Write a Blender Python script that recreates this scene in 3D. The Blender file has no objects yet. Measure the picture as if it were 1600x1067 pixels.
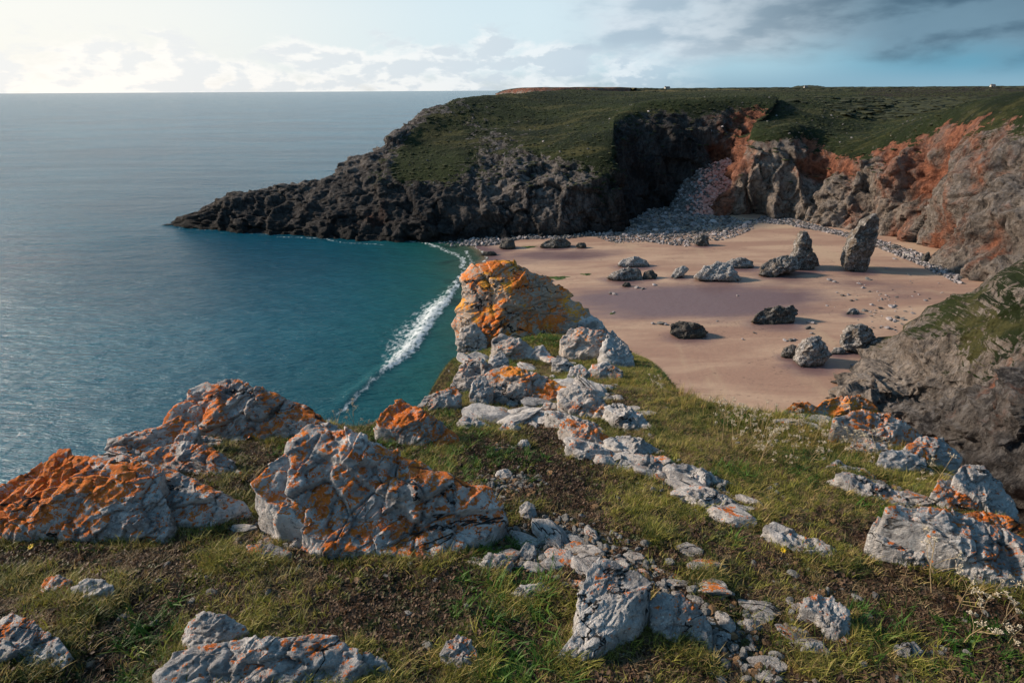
import bpy, math, random
import numpy as np
from mathutils import Matrix, Vector, Euler
random.seed(7); RNG = np.random.default_rng(11)
R = math.radians
sc = bpy.context.scene
COL = sc.collection

# ------------------------------------------------------------------ camera, sky, sun
H = 40.0
FPX = 889.0
PITCH, ROLL = 23.8, -0.33
cam_d = bpy.data.cameras.new('camera'); cam = bpy.data.objects.new('camera', cam_d); COL.objects.link(cam)
cam_d.sensor_width = 36; cam_d.lens = 36*FPX/1600; cam_d.clip_end = 200000; cam_d.clip_start = 0.05
CM = Euler((R(90-PITCH), 0, 0)).to_matrix() @ Matrix.Rotation(R(ROLL), 3, 'Z')
cam.matrix_world = Matrix.Translation((0, 0, H)) @ CM.to_4x4()
sc.camera = cam

SUN_AZ, SUN_EL = -76.0, 24.0          # azimuth from +Y, negative is left
sd = np.array([math.sin(R(SUN_AZ))*math.cos(R(SUN_EL)), math.cos(R(SUN_AZ))*math.cos(R(SUN_EL)), math.sin(R(SUN_EL))])
sl = bpy.data.lights.new('sun', 'SUN'); sl.energy = 4.6; sl.angle = R(5.5); sl.color = (1, 0.84, 0.66)
so = bpy.data.objects.new('sun', sl); COL.objects.link(so)
so.rotation_euler = Vector(sd).to_track_quat('Z', 'Y').to_euler()
sc.view_settings.view_transform = 'Standard'; sc.view_settings.look = 'None'
sc.view_settings.gamma = 1.0; sc.view_settings.exposure = 0.50; sc.view_settings.use_curve_mapping = False
sc.cycles.max_bounces = 5; sc.cycles.diffuse_bounces = 2; sc.cycles.glossy_bounces = 2
sc.cycles.transparent_max_bounces = 6; sc.cycles.caustics_reflective = False; sc.cycles.caustics_refractive = False
sc.cycles.use_denoising = True

class NT:
    """small node-tree writer"""
    def __init__(s, tree): s.t = tree; s.n = tree.nodes; s.l = tree.links
    def put(s, sock, v):
        if isinstance(v, bpy.types.NodeSocket): s.l.new(v, sock)
        elif v is not None:
            try: sock.default_value = v
            except Exception: sock.default_value = (v[0], v[1], v[2], 1)
    def node(s, ty, ins=None, **kw):
        n = s.n.new(ty)
        for k, v in kw.items(): setattr(n, k, v)
        for k, v in (ins or {}).items(): s.put(n.inputs[k], v)
        return n
    def m(s, op, a, b=None, c=None, clamp=False):
        n = s.n.new('ShaderNodeMath'); n.operation = op; n.use_clamp = clamp
        s.put(n.inputs[0], a)
        if b is not None: s.put(n.inputs[1], b)
        if c is not None: s.put(n.inputs[2], c)
        return n.outputs[0]
    def ss(s, v, lo, hi, a=0.0, b=1.0):
        n = s.n.new('ShaderNodeMapRange'); n.interpolation_type = 'SMOOTHSTEP'
        s.put(n.inputs[0], v); s.put(n.inputs[1], lo); s.put(n.inputs[2], hi); s.put(n.inputs[3], a); s.put(n.inputs[4], b)
        return n.outputs[0]
    def lin(s, v, lo, hi, a=0.0, b=1.0):
        n = s.n.new('ShaderNodeMapRange'); s.put(n.inputs[0], v)
        for i, x in enumerate((lo, hi, a, b)): s.put(n.inputs[i+1], x)
        return n.outputs[0]
    def mix(s, f, a, b, mode='MIX'):
        n = s.n.new('ShaderNodeMix'); n.data_type = 'RGBA'; n.blend_type = mode
        s.put(n.inputs[0], f); s.put(n.inputs[6], a if not isinstance(a, tuple) else (*a[:3], 1)); s.put(n.inputs[7], b if not isinstance(b, tuple) else (*b[:3], 1))
        return n.outputs[2]
    def noise(s, vec, scale, detail=4, rough=0.5, dist=0.0, col=False):
        n = s.n.new('ShaderNodeTexNoise'); s.put(n.inputs['Vector'], vec); s.put(n.inputs['Scale'], scale)
        n.inputs['Detail'].default_value = detail; n.inputs['Roughness'].default_value = rough; n.inputs['Distortion'].default_value = dist
        return n.outputs['Color' if col else 'Fac']
    def vor(s, vec, scale, feature='F1', out='Distance', rnd=1.0):
        n = s.n.new('ShaderNodeTexVoronoi'); n.feature = feature; s.put(n.inputs['Vector'], vec); s.put(n.inputs['Scale'], scale)
        n.inputs['Randomness'].default_value = rnd
        return n.outputs[out]
    def mapping(s, vec, scale=(1, 1, 1), rot=(0, 0, 0), loc=(0, 0, 0)):
        n = s.n.new('ShaderNodeMapping'); s.put(n.inputs[0], vec); n.inputs['Scale'].default_value = scale
        n.inputs['Rotation'].default_value = rot; n.inputs['Location'].default_value = loc
        return n.outputs[0]
    def attr(s, name, ty='GEOMETRY'):
        n = s.n.new('ShaderNodeAttribute'); n.attribute_name = name; n.attribute_type = ty
        return n.outputs['Fac']
    def bump(s, h, strength, dist, normal=None):
        n = s.n.new('ShaderNodeBump'); s.put(n.inputs['Height'], h); n.inputs['Strength'].default_value = strength
        n.inputs['Distance'].default_value = dist
        if normal is not None: s.put(n.inputs['Normal'], normal)
        return n.outputs[0]

w = bpy.data.worlds.new('World'); sc.world = w; w.use_nodes = True
T = NT(w.node_tree); T.n.clear()
sky = T.node('ShaderNodeTexSky', sky_type='NISHITA', sun_disc=False, sun_elevation=R(SUN_EL), sun_rotation=R(SUN_AZ))
sky.air_density = 1.3; sky.dust_density = 2.2; sky.ozone_density = 2.0
d = T.node('ShaderNodeTexCoord').outputs['Generated']
sp = T.node('ShaderNodeSeparateXYZ', {0: d})
X, Y, Z = sp.outputs
az = T.m('ARCTAN2', X, Y); el = T.m('ARCSINE', Z)
sunv = T.node('ShaderNodeVectorMath', {0: d, 1: (math.sin(R(SUN_AZ)), math.cos(R(SUN_AZ)), 0.0)}, operation='DOT_PRODUCT').outputs['Value']
tow = T.ss(sunv, -0.30, 0.95)                                 # 1 towards the sun's side of the sky
cv = T.node('ShaderNodeCombineXYZ', {0: T.m('MULTIPLY', az, 5.0), 1: T.m('MULTIPLY', el, 11.5), 2: 0.7}).outputs[0]
n1 = T.noise(cv, 2.0, 10, 0.58, 0.15)
n2 = T.noise(T.mapping(cv, loc=(0.10, -0.12, 0)), 2.0, 10, 0.58, 0.15)      # the same cloud seen a little nearer the sun: shading
relief = T.m('SUBTRACT', n1, n2)
def ramp(stops, v):
    c = stops[0][1]
    for i in range(1, len(stops)):
        c = T.mix(T.ss(v, stops[i-1][0], stops[i][0]), c, stops[i][1])
    return c
low = ramp([(-0.62, (0.040, 0.150, 0.255)), (-0.36, (0.105, 0.300, 0.430)), (-0.10, (0.33, 0.51, 0.61)), (0.22, (0.56, 0.68, 0.74)), (0.80, (0.77, 0.77, 0.735))], sunv)
low = T.mix(T.ss(el, 0.035, 0.0), low, T.mix(tow, (0.22, 0.38, 0.49), (0.86, 0.80, 0.73)))
high = T.mix(tow, (0.060, 0.160, 0.290), (0.14, 0.36, 0.56))
skc = T.mix(T.ss(el, 0.09, 0.50), low, high)
skc = T.mix(0.10, skc, T.mix(1.0, sky.outputs[0], (0.085, 0.090, 0.10), 'MULTIPLY'))
# heaped clouds above the horizon, thinning to the right
band = T.ss(el, 0.115, 0.03)
cum = T.ss(T.m('ADD', n1, T.m('MULTIPLY', T.m('SUBTRACT', band, 0.5), 0.30)), 0.47, 0.62)
cum = T.m('MULTIPLY', cum, T.ss(az, 0.34, 0.16))
ccol = T.mix(tow, (0.60, 0.68, 0.74), (0.86, 0.82, 0.765))
cshd = T.mix(tow, (0.30, 0.42, 0.53), (0.70, 0.71, 0.71))
ccol = T.mix(T.m('MULTIPLY', T.ss(relief, -0.05, 0.05), 0.85), ccol, cshd)
# the grey bank that hangs over the right and continues overhead
azs = T.node('ShaderNodeClamp', {0: T.m('SUBTRACT', az, 0.38), 1: 0.0, 2: 0.5}).outputs[0]
edge = T.m('ADD', T.m('MULTIPLY', azs, 0.03), 0.034)
nl = T.noise(T.mapping(cv, (0.8, 1.0, 1.0), loc=(2.4, 1.1, 0)), 1.25, 8, 0.50, 0.1); nl2 = T.noise(T.mapping(cv, (0.8, 1.0, 1.0), loc=(2.50, 0.96, 0)), 1.25, 8, 0.50, 0.1)
bv = T.m('ADD', T.m('SUBTRACT', el, edge), T.m('MULTIPLY', T.m('SUBTRACT', nl, 0.5), 0.11))
bank = T.ss(bv, -0.014, 0.026)
bank = T.m('MULTIPLY', bank, T.ss(T.m('ADD', T.m('ADD', az, T.m('MULTIPLY', el, 0.9)), T.m('MULTIPLY', T.m('SUBTRACT', nl, 0.5), 0.5)), 0.16, 0.34))
bank = T.m('MULTIPLY', bank, T.ss(el, 1.0, 0.45))
fr_ = T.ss(az, 0.18, 0.56)
blit = T.mix(fr_, (0.66, 0.71, 0.75), (0.15, 0.245, 0.32)); bdk = T.mix(fr_, (0.34, 0.43, 0.51), (0.060, 0.110, 0.160))
bcol = T.mix(T.m('ADD', T.m('MULTIPLY', T.ss(T.m('SUBTRACT', nl, nl2), -0.07, 0.07), 0.65), T.m('MULTIPLY', T.ss(bv, 0.0, 0.06), 0.35)), blit, bdk)
out = T.mix(T.m('MULTIPLY', cum, 0.80), skc, ccol)
out = T.mix(T.m('MULTIPLY', bank, 0.93), out, bcol)
bg = T.node('ShaderNodeBackground', {0: out, 1: 0.90})
T.l.new(bg.outputs[0], T.node('ShaderNodeOutputWorld').inputs[0])

# ------------------------------------------------------------------ numpy helpers
CMn = np.array(CM)
def ray(px, py):
    v = CMn @ np.array([(px-800)/FPX, -(py-533.5)/FPX, -1.0])
    return v/v[1]
def at(px, py, f): return np.array([0, 0, H]) + ray(px, py)*f
def atz(px, py, z):
    r = ray(px, py); return np.array([0, 0, H]) + r*((z-H)/r[2])

def hsh(ix, iy, iz, k):
    h = (ix*73856093) ^ (iy*19349663) ^ (iz*83492791) ^ (k*2654435761 & 0x7fffffff)
    h = h & 0xffffffff
    h = ((h ^ (h >> 16))*0x45d9f3b) & 0xffffffff
    h = ((h ^ (h >> 16))*0x45d9f3b) & 0xffffffff
    h = h ^ (h >> 16)
    return (h & 0xffffff).astype(np.float64)/16777216.0
def vnoise(p, k=0):
    """value noise in -1..1"""
    f = np.floor(p); i = f.astype(np.int64); t = p-f; t = t*t*t*(t*(t*6-15)+10)
    r = 0
    for a in (0, 1):
        wx = t[:, 0] if a else 1-t[:, 0]
        for b in (0, 1):
            wy = t[:, 1] if b else 1-t[:, 1]
            for c in (0, 1):
                wz = t[:, 2] if c else 1-t[:, 2]
                r = r + wx*wy*wz*hsh(i[:, 0]+a, i[:, 1]+b, i[:, 2]+c, k)
    return r*2-1
def fbm(p, oct=4, k=0, gain=0.5):
    s, a, n = 0, 1.0, 0
    for o in range(oct):
        s = s + a*vnoise(p*(2.03**o)+o*17.3, k+o); n += a; a *= gain
    return s/n
def facet(p, k=0):
    """blocky broken-rock relief: every cell its own height and tilt. returns (height, distance to joint)"""
    q = p-0.5; f = np.floor(q).astype(np.int64)
    b1 = np.full(len(p), 9.0); b2 = np.full(len(p), 9.0); hv = np.zeros(len(p))
    for a in (0, 1):
        for b in (0, 1):
            for c in (0, 1):
                ix, iy, iz = f[:, 0]+a, f[:, 1]+b, f[:, 2]+c
                r1, r2, r3 = hsh(ix, iy, iz, k+1), hsh(ix, iy, iz, k+2), hsh(ix, iy, iz, k+3)
                dx = p[:, 0]-(ix+0.5+(r1-0.5)*0.8); dy = p[:, 1]-(iy+0.5+(r2-0.5)*0.8); dz = p[:, 2]-(iz+0.5+(r3-0.5)*0.8)
                dd = dx*dx+dy*dy+dz*dz
                g = hsh(ix, iy, iz, k+4)
                h = (g-0.5)*1.3 + dx*(r2-0.5)*2.2 + dy*(r3-0.5)*2.2 + dz*(r1-0.5)*2.2
                new = dd < b1
                b2 = np.where(new, b1, np.minimum(b2, dd)); hv = np.where(new, h, hv); b1 = np.where(new, dd, b1)
    return hv, np.sqrt(b2)-np.sqrt(b1)
def sstep(x, a, b):
    t = np.clip((x-a)/(b-a), 0, 1); return t*t*(3-2*t)
def rotm(ax, ang): return np.array(Matrix.Rotation(R(ang), 3, ax))

def inpoly(px, py, poly):
    r = np.zeros(len(px), bool); n = len(poly)
    for i in range(n):
        x1, y1 = poly[i]; x2, y2 = poly[(i+1) % n]
        c = ((y1 > py) != (y2 > py))
        r ^= c & (px < (x2-x1)*(py-y1)/((y2-y1)+1e-12)+x1)
    return r
def polydist(px, py, poly, closed=True):
    d_ = np.full(len(px), 1e9); n = len(poly)
    for i in range(n if closed else n-1):
        x1, y1 = poly[i]; x2, y2 = poly[(i+1) % n]
        ex, ey = x2-x1, y2-y1; t = np.clip(((px-x1)*ex+(py-y1)*ey)/(ex*ex+ey*ey+1e-12), 0, 1)
        d_ = np.minimum(d_, np.hypot(px-x1-ex*t, py-y1-ey*t))
    return d_

# ------------------------------------------------------------------ mesh helpers
def mesh(name, V, F, mat=None, smooth=True, attrs=None):
    me = bpy.data.meshes.new(name)
    V = np.asarray(V, np.float32)
    if isinstance(F, np.ndarray):
        k = F.shape[1]
        me.vertices.add(len(V)); me.vertices.foreach_set('co', V.ravel())
        me.loops.add(F.size); me.loops.foreach_set('vertex_index', F.astype(np.int32).ravel())
        me.polygons.add(len(F)); me.polygons.foreach_set('loop_start', np.arange(0, F.size, k, dtype=np.int32))
        me.update(calc_edges=True); me.validate()
    else:
        me.from_pydata([tuple(v) for v in V], [], F)
    if smooth: me.polygons.foreach_set('use_smooth', np.ones(len(me.polygons), bool))
    for k_, a in (attrs or {}).items():
        at_ = me.attributes.new(k_, 'FLOAT', 'POINT'); at_.data.foreach_set('value', np.asarray(a, np.float32))
    if mat: me.materials.append(mat)
    return me
def link(name, me, parent=None, loc=(0, 0, 0)):
    o = bpy.data.objects.new(name, me); COL.objects.link(o); o.location = loc
    if parent: o.parent = parent
    return o
def tag(o, label=None, cat=None, group=None, kind=None):
    if label: o['label'] = label
    if cat: o['category'] = cat
    if group: o['group'] = group
    if kind: o['kind'] = kind
    return o
def gridF(nu, nv, off=0):
    i = np.arange(nu-1)[:, None]*nv+np.arange(nv-1)[None, :]+off
    return np.stack([i, i+nv, i+nv+1, i+1], -1).reshape(-1, 4)

# ------------------------------------------------------------------ materials
def newmat(name):
    m = bpy.data.materials.new(name); m.use_nodes = True; t = NT(m.node_tree); t.n.clear()
    b = t.node('ShaderNodeBsdfPrincipled'); o = t.node('ShaderNodeOutputMaterial'); t.l.new(b.outputs[0], o.inputs[0])
    b.inputs['Specular IOR Level'].default_value = 0.3
    return m, t, b
def setb(t, b, **kw):
    for k, v in kw.items(): t.put(b.inputs[{'col': 'Base Color', 'rough': 'Roughness', 'nrm': 'Normal', 'spec': 'Specular IOR Level'}[k]], v if not (k == 'col' and isinstance(v, tuple)) else (*v[:3], 1))

def mat_lichen_rock():
    m, t, b = newmat('lichen_limestone')
    P = t.node('ShaderNodeTexCoord').outputs['Object']
    rnd = t.node('ShaderNodeObjectInfo').outputs['Random']
    P = t.node('ShaderNodeVectorMath', {0: P, 1: t.node('ShaderNodeCombineXYZ', {0: t.m('MULTIPLY', rnd, 37), 1: t.m('MULTIPLY', rnd, 91), 2: 0}).outputs[0]}, operation='ADD').outputs[0]
    lic = t.attr('lichen', 'OBJECT'); sz = t.attr('unit', 'OBJECT')
    Q = t.node('ShaderNodeVectorMath', {0: P}, operation='SCALE'); t.put(Q.inputs['Scale'], sz); Q = Q.outputs[0]
    a = t.noise(Q, 4.5, 8, 0.66); c = t.noise(Q, 24, 8, 0.72)
    streak = t.noise(t.mapping(Q, (1.0, 6.0, 9.0), (0.3, 0.5, 0.6)), 3.0, 6, 0.6)
    col = t.mix(t.ss(a, 0.32, 0.68), (0.25, 0.235, 0.235), (0.62, 0.58, 0.555))
    col = t.mix(t.m('MULTIPLY', t.ss(streak, 0.50, 0.66), 0.6), col, (0.74, 0.69, 0.66))
    col = t.mix(t.m('MULTIPLY', t.ss(c, 0.52, 0.66), 0.60), col, (0.62, 0.61, 0.60))
    col = t.mix(t.m('MULTIPLY', t.ss(c, 0.46, 0.34), 0.8), col, (0.060, 0.060, 0.066))
    col = t.mix(t.m('MULTIPLY', t.attr('golden', 'OBJECT'), t.ss(a, 0.35, 0.6, 0.25, 0.65)), col, (0.40, 0.25, 0.14))
    # hairline joints following the bedding
    fn = t.noise(t.mapping(Q, (0.8, 2.2, 1.6), (0.4, 0.2, 0.7)), 1.5, 5, 0.55, 0.5)
    crm = t.m('MULTIPLY', t.ss(t.m('ABSOLUTE', t.m('SUBTRACT', fn, 0.5)), 0.010, 0.002), t.ss(t.noise(Q, 1.4, 2), 0.44, 0.54))
    # white crust spots
    wv = t.vor(Q, 34, 'F1'); ws = t.m('MULTIPLY', t.ss(wv, 0.22, 0.14), t.ss(t.noise(Q, 6, 3), 0.50, 0.60))
    col = t.mix(t.m('MULTIPLY', ws, 0.8), col, (0.72, 0.72, 0.68))
    # orange lichen: big drifts broken up by fine rosettes
    l1 = t.noise(Q, 3.6, 4, 0.6, 0.3); l2 = t.noise(Q, 19, 7, 0.70, 0.5); l3 = t.noise(Q, 85, 4, 0.75)
    thr = t.m('SUBTRACT', 0.638, t.m('MULTIPLY', lic, 0.162))
    ls = t.m('ADD', t.m('ADD', t.m('MULTIPLY', l1, 0.36), t.m('MULTIPLY', l2, 0.38)), t.m('MULTIPLY', l3, 0.26))
    nz = t.node('ShaderNodeSeparateXYZ', {0: t.node('ShaderNodeNewGeometry').outputs['Normal']}).outputs[2]
    ls = t.m('ADD', ls, t.lin(nz, -0.2, 1.0, -0.085, 0.045))
    lm = t.ss(ls, t.m('SUBTRACT', thr, 0.006), t.m('ADD', thr, 0.008))
    spot = t.ss(t.m('ADD', t.vor(Q, 17, 'F1'), t.m('MULTIPLY', l3, 0.25)), 0.27, 0.22)
    lm = t.m('MAXIMUM', lm, t.m('MULTIPLY', spot, t.ss(lic, 0.05, 0.5)))
    oc = t.mix(t.ss(l3, 0.35, 0.65), (0.58, 0.115, 0.010), (0.82, 0.24, 0.018)); oc = t.mix(t.ss(l2, 0.50, 0.60), oc, (0.70, 0.150, 0.010))
    oc = t.mix(t.ss(t.noise(Q, 3.5, 3), 0.50, 0.62), oc, t.mix(t.attr('golden', 'OBJECT'), (0.66, 0.15, 0.010), (0.82, 0.34, 0.03)))
    col = t.mix(t.m('MULTIPLY', lm, t.ss(t.noise(Q, 60, 2), 0.25, 0.5, 0.6, 0.95)), col, oc)
    col = t.mix(crm, col, (0.03, 0.028, 0.028))
    hgt = t.m('ADD', t.m('MULTIPLY', c, 0.9), t.m('MULTIPLY', t.noise(Q, 48, 6, 0.7), 0.4))
    hgt = t.m('SUBTRACT', hgt, t.m('MULTIPLY', crm, 0.6))
    hgt = t.m('ADD', hgt, t.m('ADD', t.m('MULTIPLY', a, 0.8), t.m('MULTIPLY', streak, 0.4)))
    setb(t, b, col=col, rough=0.9, nrm=t.bump(hgt, 1.0, 0.022), spec=0.2)
    return m
def mat_beach_rock():
    m, t, b = newmat('barnacled_beach_rock')
    P = t.node('ShaderNodeTexCoord').outputs['Object']
    tone = t.attr('tone', 'OBJECT')
    a = t.noise(P, 0.9, 7, 0.65); c = t.noise(P, 3.5, 7, 0.7)
    z = t.node('ShaderNodeSeparateXYZ', {0: P}).outputs[2]
    dark = t.mix(t.ss(c, 0.35, 0.65), (0.035, 0.032, 0.030), (0.16, 0.145, 0.130))
    light = t.mix(t.ss(c, 0.35, 0.62), (0.18, 0.165, 0.155), (0.56, 0.52, 0.50))
    col = t.mix(t.ss(t.m('ADD', tone, t.m('MULTIPLY', t.m('SUBTRACT', a, 0.5), 1.6)), 0.25, 0.75), dark, light)
    col = t.mix(t.m('MULTIPLY', t.ss(t.noise(P, 0.6, 4), 0.5, 0.62), 0.4), col, (0.20, 0.13, 0.075))
    col = t.mix(t.m('MULTIPLY', t.ss(t.m('ADD', z, t.m('MULTIPLY', c, 1.2)), 1.5, 0.7), 0.7), col, (0.030, 0.030, 0.020))
    setb(t, b, col=col, rough=0.85, nrm=t.bump(t.m('ADD', a, t.m('ADD', t.m('MULTIPLY', c, 0.6), t.m('MULTIPLY', t.noise(P, 9, 6, 0.7), 0.35))), 1.0, 0.55))
    return m
def mat_cliff(name='cliff_rock', k=1.0):
    m, t, b = newmat(name)
    P = t.node('ShaderNodeTexCoord').outputs['Object']
    z = t.node('ShaderNodeSeparateXYZ', {0: P}).outputs[2]; P = t.mapping(P, (k, k, k))
    g = t.attr('grass'); rd = t.attr('red'); pale = t.attr('pale'); scrub = t.attr('scrub'); jt = t.attr('joint')
    W = t.mapping(P, (1, 1, 0.30), (0.25, -0.3, 0)); W = t.node('ShaderNodeVectorMath', {0: W, 1: t.node('ShaderNodeVectorMath', {0: t.noise(P, 0.12, 4, 0.6, 0, True), 1: (5/k/k, 5/k/k, 5/k/k)}, operation='MULTIPLY').outputs[0]}, operation='ADD').outputs[0]
    a = t.noise(W, 0.16, 8, 0.62); c = t.noise(P, 0.65, 8, 0.7); f = t.noise(P, 2.6, 5, 0.7)
    streak = t.noise(W, 0.9, 7, 0.65)
    col = t.mix(t.ss(a, 0.35, 0.65), (0.040, 0.037, 0.038), (0.150, 0.130, 0.118))
    col = t.mix(t.m('MULTIPLY', t.ss(streak, 0.46, 0.66), 0.65), col, (0.27, 0.25, 0.245))
    col = t.mix(t.m('MULTIPLY', pale, t.ss(c, 0.38, 0.62, 0.12, 0.70)), col, (0.54, 0.435, 0.355))
    col = t.mix(t.m('MULTIPLY', t.ss(streak, 0.46, 0.34), 0.85), col, (0.020, 0.019, 0.021))
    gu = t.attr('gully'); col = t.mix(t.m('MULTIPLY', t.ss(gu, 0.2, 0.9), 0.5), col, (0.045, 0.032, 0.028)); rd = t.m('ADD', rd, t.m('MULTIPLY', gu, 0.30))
    # iron-stained rock
    rn = t.m('ADD', rd, t.m('MULTIPLY', t.m('SUBTRACT', t.noise(W, 0.20, 6, 0.6), 0.5), 1.9))
    rc = t.mix(t.ss(c, 0.35, 0.65), (0.12, 0.044, 0.028), (0.35, 0.130, 0.072))
    col = t.mix(t.m('MULTIPLY', t.ss(rn, 0.40, 0.90), 0.85), col, rc)
    col = t.mix(t.m('MULTIPLY', t.ss(pale, -0.05, -0.8), 0.72), col, (0.012, 0.012, 0.014))  # negative pale: shade painted into the rock as near-black
    # dark tide zone
    col = t.mix(t.m('MULTIPLY', t.ss(t.m('ADD', z, t.m('MULTIPLY', c, 3.0)), 4.6, 2.4), 0.75), col, (0.020, 0.020, 0.020))
    # turf, its base greens darkened to stand in for cloud shadow
    nz = t.node('ShaderNodeSeparateXYZ', {0: t.node('ShaderNodeNewGeometry').outputs['True Normal']}).outputs[2]
    gm = t.m('ADD', g, t.m('ADD', t.m('MULTIPLY', t.m('SUBTRACT', t.noise(P, 0.22, 8, 0.68), 0.5), 1.5), t.lin(nz, 0.3, 0.95, -0.32, 0.12)))
    gm = t.ss(gm, 0.47, 0.56)
    gn = t.noise(P, 0.035, 6, 0.6); gf = t.noise(P, 0.9, 6, 0.75); gl = t.noise(t.mapping(P, (0.35, 1, 1), (0, 0, 0.25)), 0.075, 7, 0.6, 0.4)
    gc = t.mix(t.ss(gn, 0.38, 0.62), (0.011, 0.018, 0.006), (0.027, 0.038, 0.011))
    gc = t.mix(t.m('MULTIPLY', t.ss(gl, 0.50, 0.62), 0.6), gc, (0.105, 0.095, 0.036))
    gc = t.mix(t.m('MULTIPLY', t.ss(gf, 0.42, 0.66), 0.55), gc, (0.012, 0.016, 0.006))
    gc = t.mix(t.m('MULTIPLY', t.ss(t.noise(P, 0.6, 8, 0.78), 0.575, 0.64), 0.6), gc, (0.12, 0.11, 0.09))
    yy = t.node('ShaderNodeSeparateXYZ', {0: P}).outputs[1]; fl = t.noise(t.mapping(P, (1, 0.35, 1)), 0.010, 3, 0.5)
    gc = t.mix(t.m('MULTIPLY', t.ss(yy, 380, 620), t.ss(fl, 0.48, 0.54)), gc, (0.17, 0.125, 0.045))  # golden far fields, with sunlit strips put into their colour
    gc = t.mix(t.m('MULTIPLY', t.ss(yy, 380, 620), t.ss(fl, 0.46, 0.41)), gc, (0.030, 0.030, 0.016))
    sm = t.ss(t.m('ADD', scrub, t.m('MULTIPLY', t.m('SUBTRACT', t.noise(t.mapping(P, (0.4, 1, 1)), 0.06, 6, 0.65), 0.5), 1.8)), 0.45, 0.62)
    gc = t.mix(t.m('MULTIPLY', sm, 0.9), gc, t.mix(t.ss(gf, 0.4, 0.6), (0.016, 0.014, 0.011), (0.060, 0.043, 0.030)))
    col = t.mix(gm, col, gc)
    hg = t.m('ADD', t.m('MULTIPLY', c, 1.0), t.m('ADD', t.m('MULTIPLY', f, 0.35), t.m('MULTIPLY', streak, 0.9)))
    hg2 = t.m('ADD', t.m('MULTIPLY', gf, 1.1), t.m('MULTIPLY', t.noise(P, 0.25, 5, 0.6), 1.3))
    hh = t.node('ShaderNodeMix', {0: gm, 2: hg, 3: hg2}).outputs[0]
    setb(t, b, col=col, rough=0.93, nrm=t.bump(hh, 0.9, 1.6/k), spec=0.15)
    return m
def mat_sand():
    m, t, b = newmat('beach_sand')
    P = t.node('ShaderNodeTexCoord').outputs['Object']; wet = t.attr('wet')
    s1 = t.noise(t.mapping(P, (0.30, 1.3, 1), (0, 0, 0.5)), 0.10, 7, 0.6, 0.5); s2 = t.noise(P, 1.1, 6, 0.65)
    col = t.mix(t.ss(s1, 0.36, 0.64), (0.315, 0.190, 0.138), (0.445, 0.300, 0.212))
    col = t.mix(t.m('MULTIPLY', t.ss(s2, 0.5, 0.7), 0.25), col, (0.36, 0.20, 0.14))
    col = t.mix(t.m('MULTIPLY', t.ss(t.noise(t.mapping(P, (1.0, 0.35, 1), (0, 0, -0.5)), 0.09, 6, 0.6, 0.8), 0.52, 0.66), 0.45), col, (0.45, 0.33, 0.22))
    bnd = t.noise(t.mapping(P, (0.10, 0.55, 1), (0, 0, -0.32)), 0.55, 8, 0.62, 0.6)
    col = t.mix(t.m('MULTIPLY', t.ss(bnd, 0.50, 0.64), 0.42), col, (0.235, 0.135, 0.100))
    wm = t.ss(t.m('ADD', wet, t.m('MULTIPLY', t.m('SUBTRACT', t.noise(t.mapping(P, (0.5, 1.6, 1)), 0.12, 6, 0.6), 0.5), 0.9)), 0.25, 0.85)
    col = t.mix(wm, col, (0.160, 0.100, 0.102))
    tl = t.m('ABSOLUTE', t.m('SUBTRACT', t.noise(t.mapping(P, (0.06, 0.16, 1), (0, 0, -0.35)), 0.8, 5, 0.5), 0.52))
    col = t.mix(t.m('MULTIPLY', t.ss(tl, 0.010, 0.002), t.ss(t.noise(P, 1.8, 5, 0.7), 0.48, 0.58, 0.0, 0.55)), col, (0.13, 0.085, 0.065))
    pe = t.m('MULTIPLY', t.ss(t.vor(P, 1.3, 'F1'), 0.10, 0.06), t.ss(t.noise(P, 0.12, 3), 0.55, 0.62))
    col = t.mix(t.m('MULTIPLY', pe, 0.7), col, (0.16, 0.12, 0.11))
    rp = t.noise(t.mapping(P, (1, 3.5, 1), (0, 0, 0.25)), 0.9, 4)
    setb(t, b, col=col, rough=t.lin(wm, 0, 1, 0.85, 0.30), nrm=t.bump(t.m('ADD', rp, t.m('MULTIPLY', s2, 0.6)), 0.35, 0.18), spec=0.35)
    return m
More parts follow.
